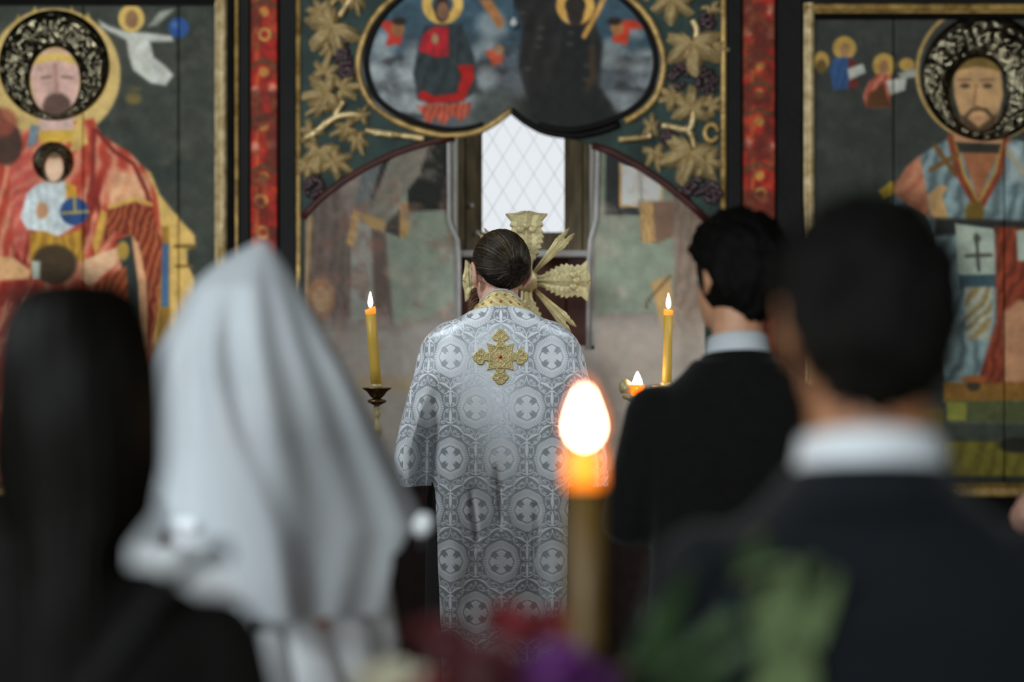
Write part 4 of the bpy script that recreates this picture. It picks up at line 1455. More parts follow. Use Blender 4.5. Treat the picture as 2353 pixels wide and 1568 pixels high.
# damask tile, photo pixels of the vestment: medallions at (0,0) and (59,118) on a 118 x 236 period
def damask_tile():
    res = 3.0
    TW, TH = int(118 * res), int(236 * res)
    Yp, Xp = np.meshgrid((np.arange(TH) + .5) / res, (np.arange(TW) + .5) / res, indexing='ij')
    tile = np.zeros((TH, TW))

    def stroke(pts, w, val=1.0):
        for i in range(len(pts) - 1):
            a, b = pts[i], pts[i + 1]
            m = w + 1.5
            x0, x1 = min(a[0], b[0]) - m, max(a[0], b[0]) + m
            y0, y1 = min(a[1], b[1]) - m, max(a[1], b[1]) + m
            xi = np.arange(int(math.floor(x0 * res)), int(math.ceil(x1 * res)) + 1)
            yi = np.arange(int(math.floor(y0 * res)), int(math.ceil(y1 * res)) + 1)
            XX, YY = np.meshgrid((xi + .5) / res, (yi + .5) / res)
            d = seg_dist(XX, YY, a, b)
            v = np.clip(0.5 - (d - w / 2) / 0.7, 0, 1) * val
            ix = np.ix_(yi % TH, xi % TW)
            tile[ix] = np.maximum(tile[ix], v)

    def leaf(a, b, hw, bend=0.0, val=1.0):
        n = 18
        dx, dy = b[0] - a[0], b[1] - a[1]
        for i in range(n):
            t0, t1 = i / n, (i + 1) / n
            f = lambda t: (a[0] + dx * t - dy * bend * math.sin(PI * t), a[1] + dy * t + dx * bend * math.sin(PI * t))
            stroke([f(t0), f(t1)], 2 * hw * math.sin(PI * (t0 + t1) / 2) + .6, val)

    def curl(c, R, a0, turns, sg):
        pts = []
        for t in np.linspace(0, 1, 20):
            rr = R * (1 - .82 * t)
            pts.append((c[0] + rr * math.cos(a0 + sg * turns * 2 * PI * t), c[1] + rr * math.sin(a0 + sg * turns * 2 * PI * t)))
        stroke(pts, 1.25)

    def curve(pts):
        stroke(spline(pts, 7), 1.35)

    # medallion: ray ring and pointed cross
    for mx, my in ((0, 0), (59, 118)):
        dx = (Xp - mx + 59) % 118 - 59
        dy = (Yp - my + 118) % 236 - 118
        ang = np.arctan2(dy, dx)
        rin = 28.5 + 1.1 * np.cos(8 * ang)
        rout = 45.5 + 3.0 * np.cos(2 * ang + PI) + 1.2 * np.cos(8 * ang)
        rr = np.hypot(dx, dy)
        ray = 0.5 + 0.5 * np.cos(ang * 44)
        k = smooth01((rr - 33) / 4) * (0.35 + 0.65 * np.abs(np.cos(ang)) ** 0.7)
        band = np.clip(rr - rin, 0, 1) * np.clip((rout - rr) / 1.5, 0, 1)
        tile[:] = np.maximum(tile, band * (0.86 - 0.62 * k * ray))
        for ax, ay in ((dx, dy), (dy, dx)):
            q = np.abs(ax)
            hw = np.interp(q, [0, 6, 16, 21, 23, 28.5], [3.2, 3.6, 7.2, 11.0, 10.5, 0])
            tile[:] = np.maximum(tile, np.clip(0.5 + (hw - np.abs(ay)), 0, 1) * np.clip(29 - q, 0, 1) * (0.97 - .12 * (np.abs(ay) < .7)))
    for mx, my in ((0, 0), (59, 118)):
        for a in np.arange(4) * PI / 2 + PI / 4:
            for da in (-.2, 0, .2):
                leaf((mx + 5 * math.cos(a), my + 5 * math.sin(a)), (mx + (17 - 14 * abs(da)) * math.cos(a + da), my + (17 - 14 * abs(da)) * math.sin(a + da)), .8)
    # scroll motif between neighbours
    for mx, my in ((59, 0), (0, 118)):
        leaf((mx, my - 41), (mx, my - 2), 3.3)
        leaf((mx, my + 2), (mx, my + 39), 3.3)
        stroke([(mx - .1, my - 45), (mx + .1, my - 43)], 5)
        for s in (-1, 1):
            X = lambda a, b: (mx + s * a, my + b)
            leaf(X(1, -43), X(30, -58), 2.6, -.10 * s)
            leaf(X(1, 40), X(30, 60), 2.4, -.14 * s)
            stroke([X(2, -38), X(5, -38)], 3.2)
            stroke([X(2, 35), X(5, 35)], 3.2)
            for cx, cy, R, a0, sg in ((26, -48, 4.6, -1.2, 1), (18, -39, 4.2, -1.0, 1), (8, -28, 3.6, 0.0, 1), (8, -9, 4.0, 0.3, 1), (8, 9, 4.0, -.3, -1), (8, 27, 3.6, 0, -1),
                                      (18, 36, 4.6, .6, -1), (26, 47, 4.6, .9, -1), (10, 56, 4.0, .4, -1), (18, 62, 4.8, .8, 1), (9, -58, 4.2, -.4, 1), (18, -64, 4.8, -.6, -1)):
                curl(X(cx, cy), R, a0 if s > 0 else PI - a0, 1.35, sg * s)
            curve([X(6, -36), X(15, -33), X(26, -40), X(31, -50), X(29, -57)])
            curve([X(4, -36), X(12, -32), X(16, -22), X(13, -8), X(3, -2)])
            curve([X(4, 35), X(12, 32), X(16, 22), X(13, 8), X(3, 2)])
            curve([X(6, 34), X(16, 30), X(27, 36), X(32, 46), X(30, 58)])
            curve([X(0, 44), X(2, 54), X(8, 64), X(18, 68), X(26, 66), X(30, 61)])
            curve([X(0, -46), X(2, -56), X(8, -66), X(18, -70), X(25, -66), X(23, -60)])
    return tile, res


TILE, TRES = damask_tile()


def damask(u, v):
    TH, TW = TILE.shape
    x, y = u * TRES - .5, v * TRES - .5
    i, j = np.floor(x).astype(int), np.floor(y).astype(int)
    fx, fy = x - i, y - j
    a, b = TILE[j % TH, i % TW], TILE[j % TH, (i + 1) % TW]
    c, d = TILE[(j + 1) % TH, i % TW], TILE[(j + 1) % TH, (i + 1) % TW]
    return (a * (1 - fx) + b * fx) * (1 - fy) + (c * (1 - fx) + d * fx) * fy


# vestment surface
kn_t = [0, .05, .1, .2, .28, .35, .45, .55, .65, .75, .85, 1.4, 2.0]
kn_w = [.070, .090, .116, .172, .213, .231, .249, .266, .283, .297, .300, .302, .31]
kn_zs = [1.640, 1.634, 1.618, 1.597, 1.561, 1.512, 1.446, 1.373, 1.300, 1.227, 1.150, .75, .31]
kn_d = [.066, .080, .092, .106, .113, .119, .127, .134, .140, .144, .145, .135, .15]
kn_zb = [1.652, 1.645, 1.632, 1.602, 1.562, 1.515, 1.446, 1.373, 1.300, 1.227, 1.150, .75, .31]


def cr(t, ys):
    """smooth interpolation of the knots"""
    xs = np.array(kn_t)
    ys = np.array(ys)
    m = np.gradient(ys, xs)
    i = np.clip(np.searchsorted(xs, t, side='right') - 1, 0, len(xs) - 2)
    h = xs[i + 1] - xs[i]
    s = (t - xs[i]) / h
    return (2 * s ** 3 - 3 * s ** 2 + 1) * ys[i] + (s ** 3 - 2 * s ** 2 + s) * h * m[i] + (-2 * s ** 3 + 3 * s ** 2) * ys[i + 1] + (s ** 3 - s ** 2) * h * m[i + 1]


tt = np.concatenate([np.arange(0, 1.63, 0.0019), np.linspace(1.63, 2.0, 24)[1:]])
th = np.concatenate([np.linspace(-PI, -1.85, 24)[:-1], np.linspace(-1.85, 1.85, 500), np.linspace(1.85, PI, 24)[1:]])
w_, zs_, d_, zb_ = (cr(tt, k)[:, None] for k in (kn_w, kn_zs, kn_d, kn_zb))
TH_, TT_ = th[None, :], tt[:, None]
sn, cs = np.sin(TH_), np.cos(TH_)
e = 2 / 2.35
RX = w_ * np.sign(sn) * np.abs(sn) ** e
dep = np.where(cs > 0, d_, d_ * 0.95 + 0.05 * smooth01((TT_ - .3) / .3))
RY = -dep * np.sign(cs) * np.abs(cs) ** e
RZ = zb_ + (zs_ - zb_) * sn ** 2 + 0 * TH_
low = smooth01((TT_ - .42) / .35)
vall = np.zeros_like(RX)
for c0, wd, amp in ((-0.70, .15, .11), (0.76, .14, .10)):
    vall += amp * np.exp(-((TH_ - c0) / (wd + .05 * low)) ** 2) * low
RY += vall
# drape over the lowered forearms and soft folds
fold = 0.006 * np.sin(TH_ * 23 + 2.0 * np.sin(TT_ * 3)) * smooth01((np.abs(TH_) - .95) / .2) * smooth01((TT_ - .3) / .4)
fold += 0.0035 * np.sin(TH_ * 9 + TT_ * 2.2) * smooth01((TT_ - .25) / .5)
fold += 0.010 * np.sin(TH_ * 12 + 1.0) * smooth01((TT_ - .85) / .6) * (np.abs(TH_) < .8)
fold += 0.004 * np.sin(TT_ * 26 - np.abs(TH_) * 5) * smooth01((np.abs(TH_) - .6) / .5) * smooth01((.5 - TT_) / .2) * smooth01((TT_ - .18) / .1)
for x0, z0, x1, z1, dp, wd in ((-.012, 1.20, .004, 1.02, .014, .010), (-.085, 1.15, -.060, .96, .012, .010), (.10, 1.10, .09, .9, .010, .012)):
    tq = np.clip((RZ - z0) / (z1 - z0), 0, 1)
    dist = RX - (x0 + (x1 - x0) * tq)
    fold -= dp * np.exp(-(dist / wd) ** 2) * np.sin(PI * tq)
nxv, nyv = sn, -cs
RX = RX + nxv * fold
RY = RY + nyv * fold
# pattern coordinates: arc length across each row, length down the back
du = np.hypot(np.diff(np.broadcast_to(RX, (len(tt), len(th))), axis=1), np.diff(w_ * 0 - dep * np.sign(cs) * np.abs(cs) ** e, axis=1))
U = np.concatenate([np.zeros((len(tt), 1)), np.cumsum(du, 1)], 1)
mid = len(th) // 2
U = (U - U[:, mid:mid + 1]) * 824
dv = np.hypot(np.diff(d_[:, 0]), np.diff(zb_[:, 0]))
V1 = np.concatenate([[0], np.cumsum(dv)])
i0 = int(np.argmin(np.abs(zb_[:, 0] - 1.40)))
V1 = (V1 - V1[i0]) * 824 + (784 + (1.55 - zb_[i0, 0]) * 824) - 820
PAT = damask(U, np.broadcast_to(V1[:, None], U.shape))
emb = 0.0005 * PAT
RX, RY = RX + nxv * emb, RY + nyv * emb
hem = 2.0 - (2.0 - 0.865) * smooth01((np.abs(th) - .50) / .14)
vis = TT_ <= hem[None, :]
P3 = np.stack([RX + XC, RY + YC, RZ], -1).reshape(-1, 3)
nt_, nh = len(tt), len(th)
idx = np.arange(nt_ * nh).reshape(nt_, nh)
quads = np.stack([idx[:-1, :-1], idx[1:, :-1], idx[1:, 1:], idx[:-1, 1:]], -1)
keep = vis[:-1, :-1] & vis[1:, :-1] & vis[1:, 1:] & vis[:-1, 1:]
quads = quads[keep]
used = np.unique(quads)
remap = np.full(len(P3), -1)
remap[used] = np.arange(len(used))
quads = remap[quads]
me = bpy.data.meshes.new('vestment')
me.vertices.add(len(used))
me.vertices.foreach_set('co', P3[used].astype(np.float32).ravel())
me.loops.add(quads.size)
me.loops.foreach_set('vertex_index', quads.astype(np.int32).ravel())
me.polygons.add(len(quads))
me.polygons.foreach_set('loop_start', np.arange(0, quads.size, 4, dtype=np.int32))
me.update(calc_edges=True)
at = me.attributes.new('damask', 'FLOAT', 'POINT')
at.data.foreach_set('value', PAT.reshape(-1)[used].astype(np.float32))
m, nt, b = node_mat('silver_brocade')
a = nt.nodes.new('ShaderNodeAttribute')
a.attribute_name = 'damask'
mx = nt.nodes.new('ShaderNodeMix')
mx.data_type = 'RGBA'
mx.inputs[6].default_value = (*lin((170, 176, 183)), 1)
mx.inputs[7].default_value = (*lin((232, 235, 240)), 1)
nt.links.new(a.outputs['Fac'], mx.inputs[0])
nt.links.new(mx.outputs[2], b.inputs['Base Color'])
rr_ = nt.nodes.new('ShaderNodeMapRange')
rr_.inputs['To Min'].default_value = 0.42
rr_.inputs['To Max'].default_value = 0.62
nt.links.new(a.outputs['Fac'], rr_.inputs['Value'])
nt.links.new(rr_.outputs['Result'], b.inputs['Roughness'])
mm_ = nt.nodes.new('ShaderNodeMapRange')
mm_.inputs['To Min'].default_value = 0.4
mm_.inputs['To Max'].default_value = 0.08
nt.links.new(a.outputs['Fac'], mm_.inputs['Value'])
nt.links.new(mm_.outputs['Result'], b.inputs['Metallic'])
M['brocade'] = m
vest = link('vestment', me, m, pr)
vest['label'] = 'white silver brocade cape woven with crosses'

# embroidered gold cross on the back, following the cloth
vb = BVHTree.FromPolygons([tuple(p) for p in P3[used]], [tuple(int(i) for i in f) for f in quads])
st = 0.55
gx = np.arange(-70, 70.01, st)
GX, GY = np.meshgrid(gx, gx)


def cross_sdf(x, y):
    d = np.full(x.shape, 1e9)
    ax, ay = np.abs(x), np.abs(y)
    # centre with curved-in sides
    sq = np.maximum(ax, ay) - (31.5 - 5.0 * np.cos(np.minimum(ax, ay) / 31.5 * PI / 2) ** 1.0)
    d = np.minimum(d, sq)
    for p_, q_ in ((x, y), (y, x)):
        ap = np.abs(p_)
        aq = np.abs(q_)
        d = np.minimum(d, np.hypot(p_, aq - 50.5) - 13.5)
        d = np.minimum(d, np.hypot(ap - 9.0, aq - 46) - 10.0)
        d = np.minimum(d, np.maximum(ap - 8.5 - np.maximum(0, 36 - aq) * .35, np.maximum(aq - 44, 22 - aq)))
    return d


SD = cross_sdf(GX, GY)
inside = SD < 0.3
ridge = lambda q, c, wd: np.exp(-((q - c) / wd) ** 2)
hgt = 1.6 * smooth01((-SD + .3) / 2.0) + 1.3 * ridge(SD, -2.8, 1.4) + .7 * ridge(SD, -6.8, 1.0)
for p_, q_ in ((GX, GY), (GY, GX)):
    lf = np.hypot(p_ / 6.5, (np.abs(q_) - 28) / 8.5)
    hgt += 1.2 * ridge(lf, 1.0, .16) + .8 * smooth01((1 - lf) / .5)
    hgt += .8 * ridge(np.hypot(np.abs(p_) - 9, np.abs(q_) - 46), 5.5, 1.1) + .7 * ridge(np.hypot(p_, np.abs(q_) - 52), 6.5, 1.1)
R_ = np.hypot(GX, GY)
A_ = np.arctan2(GY, GX)
hgt += 1.0 * ridge(R_, 21 + 3 * np.cos(4 * A_), 1.3) + .9 * np.abs(np.cos(A_ * 4)) ** 6 * ridge(R_, 9, 4)
for sx in (-1, 1):
    for sy in (-1, 1):
        ux, uy = GX * sx - 15, GY * sy - 15
        aa = np.arctan2(uy, ux) - PI / 4
        rq = np.hypot(ux, uy)
        hgt += .9 * np.abs(np.cos(aa * 4)) ** 5 * ridge(rq, 6, 4) * (np.abs(aa) < 1.2)
hgt += .35 * np.sin(GX * 1.5) * np.sin(GY * 1.5)
gv, gi = [], np.full(GX.shape, -1)
hmm = 0.0013
for j in range(GX.shape[0]):
    for i in range(GX.shape[1]):
        if SD[j, i] < 1.6:
            o_ = Vector((XC + GX[j, i] / 824, YC - 0.6, EYE - (821 + GY[j, i] - 784) / 824))
            h_ = vb.ray_cast(o_, Vector((0, 1, 0)))
            if h_[0] is not None:
                gi[j, i] = len(gv)
                gv.append((h_[0].x, h_[0].y - 0.0006 - hmm * hgt[j, i] if SD[j, i] < .6 else h_[0].y + .0004, h_[0].z))
gf = []
for j in range(GX.shape[0] - 1):
    for i in range(GX.shape[1] - 1):
        f = (gi[j, i], gi[j + 1, i], gi[j + 1, i + 1], gi[j, i + 1])
        if min(f) >= 0:
            gf.append(tuple(int(k) for k in f))
M['gold_thread'] = mat('gold_thread', (198, 180, 126), 0.38, 0.3, vary=0.25, vscale=300, bump=0.15, bscale=900)
cx_o = link('embroidered_cross', me_from(gv, gf), M['gold_thread'], vest)
cx_o['label'] = 'gold embroidered cross with a red stone'
gc = vb.ray_cast(Vector((XC, YC - .6, EYE - (821 - 784) / 824)), Vector((0, 1, 0)))[0]
M['ruby'] = mat('ruby', (196, 22, 22), 0.08, spec=1.0)
Geo().ell((gc.x, gc.y - .0035, gc.z), (.0052, .004, .0052), 12, 8).build('gem', M['ruby'], vest)

# standing collar of gold brocade with small red crosses
n, mrow = 220, 40
prof = [(.0, .083, .074, 1.636, 1.648), (.5, .071, .066, 1.652, 1.672), (1.0, .0615, .060, 1.660, 1.694)]
vs, cols, fs = [], [], []
t_ = np.linspace(0, 1, mrow)
pf = np.array(prof)
wv, dv_, zsv, zbv = (np.interp(t_, pf[:, 0], pf[:, k]) for k in (1, 2, 3, 4))
TA = np.linspace(-PI, PI, n)
UU, VV = np.meshgrid(TA * 0.066 * 824, t_ * 38)
colr = np.zeros((mrow, n, 3)) + np.array((208, 190, 136))
wave = np.sin(UU * .55) * np.sin(VV * .9) + np.sin(UU * .31 + VV * .4)
colr += (wave * 12)[..., None]
for rv, off in ((11, 0), (27, 10)):
    du_ = (UU + off + 10) % 20 - 10
    dv2 = VV - rv
    sp = np.zeros_like(UU)
    for ax, ay in ((2.3, 0), (-2.3, 0), (0, 2.3), (0, -2.3)):
        sp = np.maximum(sp, np.clip(1.9 - np.hypot(du_ - ax, dv2 - ay), 0, 1))
    colr += (np.array((128, 38, 26)) - colr) * sp[..., None]
    colr += (np.array((160, 128, 62)) - colr) * (np.clip(1 - np.abs(dv2 - 8 - 1.5 * np.sin(UU * .314)) / .8, 0, 1) * .7)[..., None]
for j in range(mrow):
    for i in range(n):
        a = TA[i]
        fr = max(0.0, -math.cos(a))
        z = zbv[j] + (zsv[j] - zbv[j]) * math.sin(a) ** 2 * (1 if math.cos(a) > 0 else 1) if math.cos(a) > 0 else zsv[j] - .05 * fr
        vs.append((XC + .001 + wv[j] * math.sin(a), YC - dv_[j] * math.cos(a) * (1.0 if math.cos(a) > 0 else 1.15), z))
for j in range(mrow - 1):
    for i in range(n - 1):
        k = j * n + i
        fs.append((k, k + 1, k + n + 1, k + n))
me = me_from(vs, fs)
at = me.attributes.new('Col', 'FLOAT_COLOR', 'POINT')
cc = lin(np.clip(colr, 0, 255) / 255.0).reshape(-1, 3)
at.data.foreach_set('color', np.concatenate([cc, np.ones((len(cc), 1))], 1).astype(np.float32).ravel())
M['collar_brocade'] = paint_mat('collar_brocade', 0.45, 0.3, 0.25, 500)
co = link('collar', me, M['collar_brocade'], pr)
co['label'] = 'gold collar band dotted with small red crosses'
g = Geo()
ringp = [Vector((XC + .001 + .0605 * math.sin(a), YC - .0592 * math.cos(a) * (1 if math.cos(a) > 0 else 1.15), (1.694 + (1.660 - 1.694) * math.sin(a) ** 2 if math.cos(a) > 0 else 1.660 - .05 * -math.cos(a)) + .0015)) for a in np.linspace(-PI, PI, 80)]
g.tube(ringp, .0028, 8, False)
g.build('collar_lining', M['shirt'], pr)
# dark cassock below the vestment
g = Geo()
g.loft([ell_ring((XC, YC + .01, z), w, d, d, 40) for z, w, d in ((.16, .27, .2), (.5, .22, .16), (.9, .215, .105), (1.1, .21, .10), (1.3, .18, .10), (1.45, .14, .085), (1.58, .075, .06))])
g.build('cassock', M['cassock'], pr)

# ---------------------------------------------------------------- groom
FRONT = {'l': ((-.225, .03, 1.12), (-.06, .22, 1.06), (.9, .3, 0), (0, -1, 0), .4), 'r': ((.225, .03, 1.12), (.07, .24, 1.04), (-.9, .3, 0), (0, -1, 0), .4)}
GRL = (W(1706, 0, 1100).x, F / 1100 + .11, 0)
gr, MB_, MH_ = make_person('man in a black suit and white collar standing beside the priest with short dark hair', GRL, 0.10, 1.822, M['skin_tan'], FRONT, head_yaw=0.42, head_pitch=-0.10, head_roll=0.04, voxel=.0065, neck_r=.052)
hair_cap(gr, MH_, M['hair_black'], front=.05, side=.0, back=-.118, long=1.4, r=(.099, .116, .112), amp=.008, seed=2)
suit(gr, MB_, FRONT, M['suit_black'], .064)

# ---------------------------------------------------------------- sponsor, nearest on the right, holds the decorated candle
CAN = Vector((W(1343, 0, 2050).x, F / 2050, 0))
SPL = (W(2030, 0, 2200).x, F / 2200 + .10, 0)
ks = 1.692 / 1.75
lw = (Vector((CAN.x - .045, CAN.y - .055, .965)) - Vector(SPL)) / ks
sarms = {'l': ((-.245, -.03, 1.13), tuple(lw), None, None, 0), 'r': REST['r']}
sp, MB_, MH_ = make_person('man in a navy suit seen close from behind on the right with thick dark hair', SPL, 0.0, 1.692, M['skin_deep'], sarms, head_yaw=0.05, head_pitch=-0.05, voxel=.0065, neck_r=.066, head_k=1.15)
hair_cap(sp, MH_, M['hair_black'], front=.06, side=.012, back=-.118, r=(.104, .122, .120), amp=.010, seed=5, long=1.4)
suit(sp, MB_, sarms, M['suit_navy'], .081, 1.06)
# gripping hand, part of the same figure
g = Geo()
gc_ = Vector((CAN.x, CAN.y, .98))
wr_ = Vector((CAN.x - .045, CAN.y - .055, .965))
g.ell(gc_ + Vector((-.030, -.028, 0)), (.02, .03, .044), 16, 12, Matrix.Rotation(.8, 3, 'Z'))
g.capsule(wr_ + Vector((-.03, -.03, -.01)), .027, gc_ + Vector((-.034, -.030, -.01)), .025)
for i in range(4):
    z = .98 + .030 - i * .021
    R = .031
    pts = [Vector((CAN.x + R * math.cos(a), CAN.y + R * math.sin(a), z)) for a in np.linspace(-2.6, -2.6 + (4.2 - .25 * abs(i - 1)), 6)]
    capsule_chain(g, pts, [.0098, .0096, .0092, .0088, .0082, .0072])
pts = [Vector((CAN.x + .033 * math.cos(a), CAN.y + .033 * math.sin(a), 1.018 + .004 * q)) for q, a in enumerate(np.linspace(-2.3, -4.6, 4))]
capsule_chain(g, pts, [.0125, .011, .010, .0085])
g.fused('hand', M['skin_deep'], sp, .0045, 2)

# ---------------------------------------------------------------- woman with long dark hair, nearest on the left
WOL = (W(135, 0, 2300).x, F / 2300 + .10, 0)
wo, MB_, MH_ = make_person('woman with long glossy dark hair seen close from behind at the left edge', WOL, -0.15, 1.605, M['skin'], REST, voxel=.007, neck_r=.048, slope=.07)
cx_, cy_ = WOL[0], WOL[1]
g = Geo()
n = 90
rings = []
for z, rx, ryb, ryf in ((1.619, .006, .006, .006), (1.615, .04, .05, .05), (1.600, .066, .08, .075), (1.570, .080, .098, .09), (1.52, .0865, .108, .075), (1.47, .088, .110, .05), (1.42, .088, .108, .03), (1.37, .080, .104, .02), (1.335, .055, .108, .01), (1.22, .054, .118, 0), (1.12, .056, .128, 0), (1.05, .05, .128, -.02)):
    ring = []
    for k in range(n):
        a = 2 * PI * k / n
        wv_ = 1 + .035 * math.sin(k * 1.9 + math.sin(z * 9) * 2) * min(1, (1.62 - z) * 8) + .02 * math.sin(k * .7 + z * 20)
        x = rx * math.sin(a) * wv_
        y = -math.cos(a) * (ryb if math.cos(a) > 0 else ryf if ryf > 0 else ryf) * wv_
        ring.append(Vector((cx_ + x, cy_ + .0 + y, z)))
    rings.append(ring)
g.loft(rings)
M['hair_gloss'] = mat('hair_gloss', (9, 8, 6), 0.42, vary=0.3, vscale=60, bump=0.3, bscale=140, stretch=(1, 1, 0.06), spec=0.06)
g.build('hair', M['hair_gloss'], wo)
kw = 1.605 / 1.75
g = Geo()
tor = [(.45, .24, .2), (.8, .205, .15), (1.0, .18, .125), (1.15, .175, .12), (1.27, .19, .125), (1.35, .19, .112), (1.39, .155, .095), (1.43, .09, .075)]
g.loft([ell_ring((0, 0, z), w, d, d, 36) for z, w, d in tor])
for s, key in ((-1, 'l'), (1, 'r')):
    el, wr = Vector(REST[key][0]), Vector(REST[key][1])
    g.capsule((s * .160, 0, 1.345), .060, el, .05)
    g.capsule(el, .05, el + (wr - el) * .95, .038)
g.fused('coat', M['coat_dark'], wo, .009, 5, MB_)
M['strap'] = mat('strap', (15, 15, 13), 0.8, spec=0.1, vary=0.2, vscale=40)
pts = [MB_ @ Vector(q) for q in ((.15, .06, 1.44), (.17, -.02, 1.462), (.13, -.11, 1.42), (.05, -.155, 1.30), (-.08, -.155, 1.12), (-.18, -.10, .98))]
pts3 = []
for i in range(len(pts) - 1):
    for t in (0, .33, .66):
        pts3.append(pts[i].lerp(pts[i + 1], t))
Geo().tube(pts3 + [pts[-1]], .014, 8, flat=.3).build('shoulder_strap', M['strap'], wo)
for s in (-1, 1):
    g = Geo()
    g.loft([[Vector((s * .09 + w * math.cos(2 * PI * q / 18), y + l * math.sin(2 * PI * q / 18), z)) for q in range(18)] for z, w, l, y in ((0.0, .04, .125, .04), (.03, .04, .12, .035), (.06, .034, .07, -.01), (.085, .03, .05, -.02))])
    g.build('shoe', M['shoe'], wo, M=MB_)

# ---------------------------------------------------------------- bride
BRL = (W(556, 0, 1450).x, F / 1450 + .05, 0)
kb = 1.655 / 1.75
iv = Matrix.Rotation(0.25, 4, 'Z') @ Matrix.Scale(1 / kb, 4)
Bw = lambda x, y, z: tuple(iv @ (Vector((x, y, z)) - Vector(BRL)))
barms = {'l': (Bw(-.598, 3.62, 1.215), Bw(-.40, 3.76, 1.16), (1, .3, -.1), (0, 0, -1), .5), 'r': ((.2, .08, 1.12), (.06, .24, 1.14), (-.7, .6, 0), (0, 0, -1), .5)}
br, MB_, MH_ = make_person('bride under a white veil seen from behind beside the priest', BRL, -0.25, 1.655, M['skin'], barms, head_yaw=-.2, voxel=.007, neck_r=.047)
hair_cap(br, MH_, M['hair_dark'], front=.05, side=-.03, back=-.08, r=(.086, .112, .104), amp=.004, seed=9)
m, nt, b = node_mat('tulle')
nt.nodes.remove(b)
df = nt.nodes.new('ShaderNodeBsdfDiffuse')
df.inputs['Color'].default_value = (*lin((198, 204, 209)), 1)
tl = nt.nodes.new('ShaderNodeBsdfTranslucent')
tl.inputs['Color'].default_value = (*lin((204, 210, 215)), 1)
tp = nt.nodes.new('ShaderNodeBsdfTransparent')
m1 = nt.nodes.new('ShaderNodeMixShader')
m1.inputs[0].default_value = .22
m2 = nt.nodes.new('ShaderNodeMixShader')
m2.inputs[0].default_value = .10
nt.links.new(df.outputs[0], m1.inputs[1])
nt.links.new(tl.outputs[0], m1.inputs[2])
nt.links.new(m1.outputs[0], m2.inputs[1])
nt.links.new(tp.outputs[0], m2.inputs[2])
nt.links.new(m2.outputs[0], nt.nodes['Material Output'].inputs['Surface'])
M['tulle'] = m
vk = np.array([(550, 586, 598), (562, 562, 615), (585, 520, 634), (612, 478, 654), (640, 446, 672), (670, 424, 690), (720, 398, 717), (790, 362, 754), (850, 342, 790), (920, 333, 828), (1000, 331, 868), (1080, 330, 912), (1150, 334, 950), (1210, 340, 978), (1300, 380, 960), (1400, 430, 930)], float)
ys = np.linspace(550, 1400, 150)
Ls, Rs = np.interp(ys, vk[:, 0], vk[:, 1]), np.interp(ys, vk[:, 0], vk[:, 2])
n = 200
vs, fs, vis_ = [], [], []
for j, y in enumerate(ys):
    cx0, hw = (Ls[j] + Rs[j]) / 2, (Rs[j] - Ls[j]) / 2
    dp = np.interp(y, [550, 600, 660, 760, 900, 1050, 1250, 1400], [.004, .055, .108, .142, .148, .165, .19, .20])
    for i in range(n):
        a = -PI + 2 * PI * i / (n - 1)            # 0 = towards the camera
        f = min(1.0, max(0.0, (y - 590) / 260))
        fl = f * (.009 * math.sin(a * 6.2 + .9 * math.sin(y * .006) + 1.1) + .007 * math.sin(a * 13 + y * .006)) + .02 * f * math.exp(-((a + .35 - .0006 * (y - 700)) / .13) ** 2) - .014 * f * math.exp(-((a + .12 - .0004 * (y - 700)) / .16) ** 2)
        x = (cx0 - 1176.5 + hw * math.sin(a)) / 1450
        yy = BRL[1] - (dp + fl) * math.cos(a)
        vs.append((x + fl * .5 * math.sin(a), yy, EYE - (y - 784) / 1450))
        hemy = 1196 + 14 * abs(math.sin(a * 16)) if a < -.62 else (1400 if a < .9 else 1230 + 40 * math.sin(a * 9))
        hemy = hemy if not (-.62 <= a < -.42) else 1205 + (a + .62) / .2 * 190
        vis_.append(y <= hemy)
for j in range(len(ys) - 1):
    for i in range(n - 1):
        k = j * n + i
        f = (k, k + 1, k + n + 1, k + n)
        if all(vis_[q] for q in f):
            fs.append(f)
me = me_from(vs, fs)
bm = bmesh.new()
bm.from_mesh(me)
bmesh.ops.delete(bm, geom=[v for v in bm.verts if not v.link_faces], context='VERTS')
bm.to_mesh(me)
bm.free()
ve = link('veil', me, M['tulle'], br)
# lace border along the short side of the veil
g = Geo()
for i in range(26):
    a = -1.55 + i * .036
    x0, hw = 655, 318
    px = (x0 - 1176.5 + hw * math.sin(a)) / 1450
    g.ell((px, BRL[1] - .19 * math.cos(a), EYE - (1196 - 784) / 1450), (.008, .003, .011), 8, 6)
g.build('lace_edge', M['dress'], ve)['kind'] = 'stuff'
# tiara point that lifts the veil
g = Geo()
tc_ = W(592, 600, 1450)
g.lathe([(.07, -.06), (.066, -.045), (.045, -.02), (.02, .0), (.006, .026)], (tc_.x, BRL[1], tc_.z), 20)
g.build('tiara', M['silver'], br)
